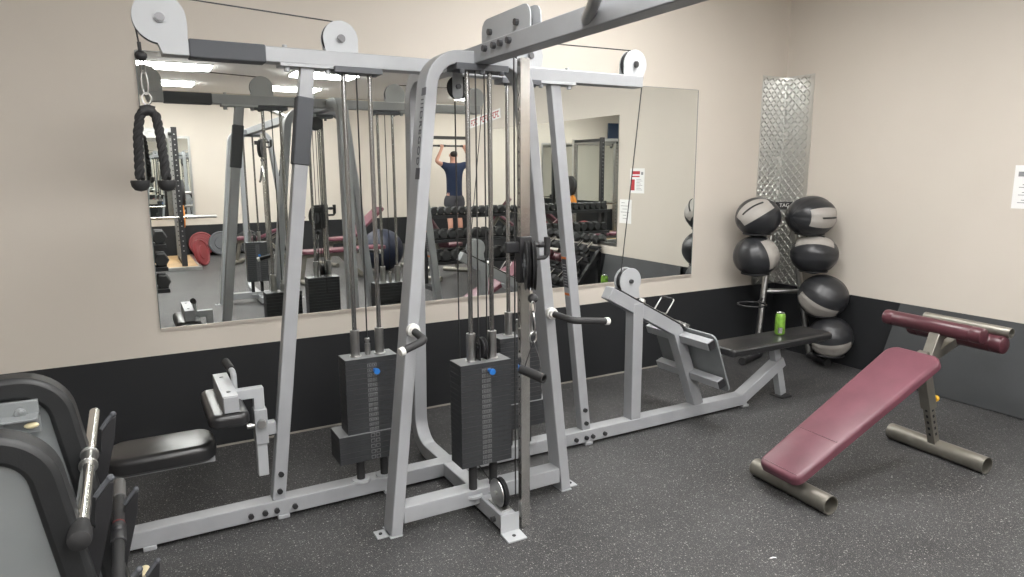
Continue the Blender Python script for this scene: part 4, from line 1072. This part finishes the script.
def cloth(nm, pts, eds, rad, mat):
    return skinned(nm, [P0+V(p) for p in pts], eds, rad, mat, body)
cloth('t_shirt', [(0, 0, .96), (0, 0, 1.14), (0, .01, 1.50), (0, 0, 1.645), (0, -.005, 1.70), (-.17, 0, 1.64), (-.29, .012, 1.695), (.17, 0, 1.64), (.29, .012, 1.695)],
      [(0, 1), (1, 2), (2, 3), (3, 4), (3, 5), (5, 6), (3, 7), (7, 8)], [(.19, .15), (.168, .135), (.175, .128), (.115, .10), .066, .074, .068, .074, .068], NAVY)
cloth('shorts', [(0, 0, 1.20), (0, 0, 1.10), (-.085, 0, 1.03), (-.10, -.005, .93), (-.105, -.01, .83), (.085, 0, 1.03), (.10, -.005, .93), (.105, -.01, .83)], [(0, 1), (1, 2), (2, 3), (3, 4), (1, 5), (5, 6), (6, 7)], [(.18, .135), (.185, .145), .135, .13, .12, .135, .13, .12], SHORTS)
cloth('hair', [(0, .012, 1.80), (0, .012, 1.88), (0, -.005, 1.93)], [(0, 1), (1, 2)], [(.060, .055), (.080, .080), (.066, .07)], HAIR)
for q in (-1, 1):
    cloth('shoe', [(q*.11, .03, .245), (q*.113, -.05, .24), (q*.116, -.15, .232)], [(0, 1), (1, 2)], [(.045, .04), (.044, .036), (.042, .028)], SHOE)
# face, on the side turned from the mirror
g = G()
for q in (-1, 1): g.sphere(P0+V((q*.030, -.102, 1.865)), .012, u=10, v=8)
lab(obj('eye', g, WHITE, body), 'eyes')
obj('nose', G().sphere(P0+V((0, -.112, 1.84)), .014, (.8, 1, 1.3), u=10, v=8), SKIN, body)
obj('mouth', G().sphere(P0+V((0, -.094, 1.80)), .022, (1, .4, .3), u=10, v=8), MARDARK, body)
for q in (-1, 1): obj('ear', G().sphere(P0+V((q*.082, -.02, 1.85)), .024, (.4, .7, 1.2), u=10, v=8), SKIN, body)


# ------------------------------------------------------------------ world, camera
w = bpy.data.worlds.new('world'); bpy.context.scene.world = w; w.use_nodes = True
w.node_tree.nodes['Background'].inputs[0].default_value = (.9, .95, 1, 1); w.node_tree.nodes['Background'].inputs[1].default_value = .02
cam = bpy.data.cameras.new('camera'); co = bpy.data.objects.new('camera', cam); C.objects.link(co)
cam.sensor_width = 36; cam.lens = 683/1024*36; cam.clip_start = .02
right, down, fwd = V((.87178, -.48983, -.00490)), V(), V()
def unit(v): return v.normalized()
# world axes expressed in camera space (right, down, forward), from the vanishing points of the photograph
ex = unit(V((1750-512, 165-288.5, 683))); ez = -unit(V((532-512, 4246-288.5, 683))); ez = unit(ez-ex*ex.dot(ez)); ey = ez.cross(ex)
if ey.z < 0: ey = -ey
rot = M(((ex.x, -ex.y, -ex.z), (ey.x, -ey.y, -ey.z), (ez.x, -ez.y, -ez.z)))
co.matrix_world = M.Translation((0, 0, 1.55)) @ rot.to_4x4()
sc = bpy.context.scene; sc.camera = co
sc.view_settings.view_transform = 'Standard'; sc.view_settings.look = 'None'; sc.view_settings.gamma = 1; sc.view_settings.use_curve_mapping = False
sc.view_settings.exposure = 0.30
sc.cycles.max_bounces = 12; sc.cycles.glossy_bounces = 6; sc.cycles.diffuse_bounces = 6
sc.cycles.use_denoising = True
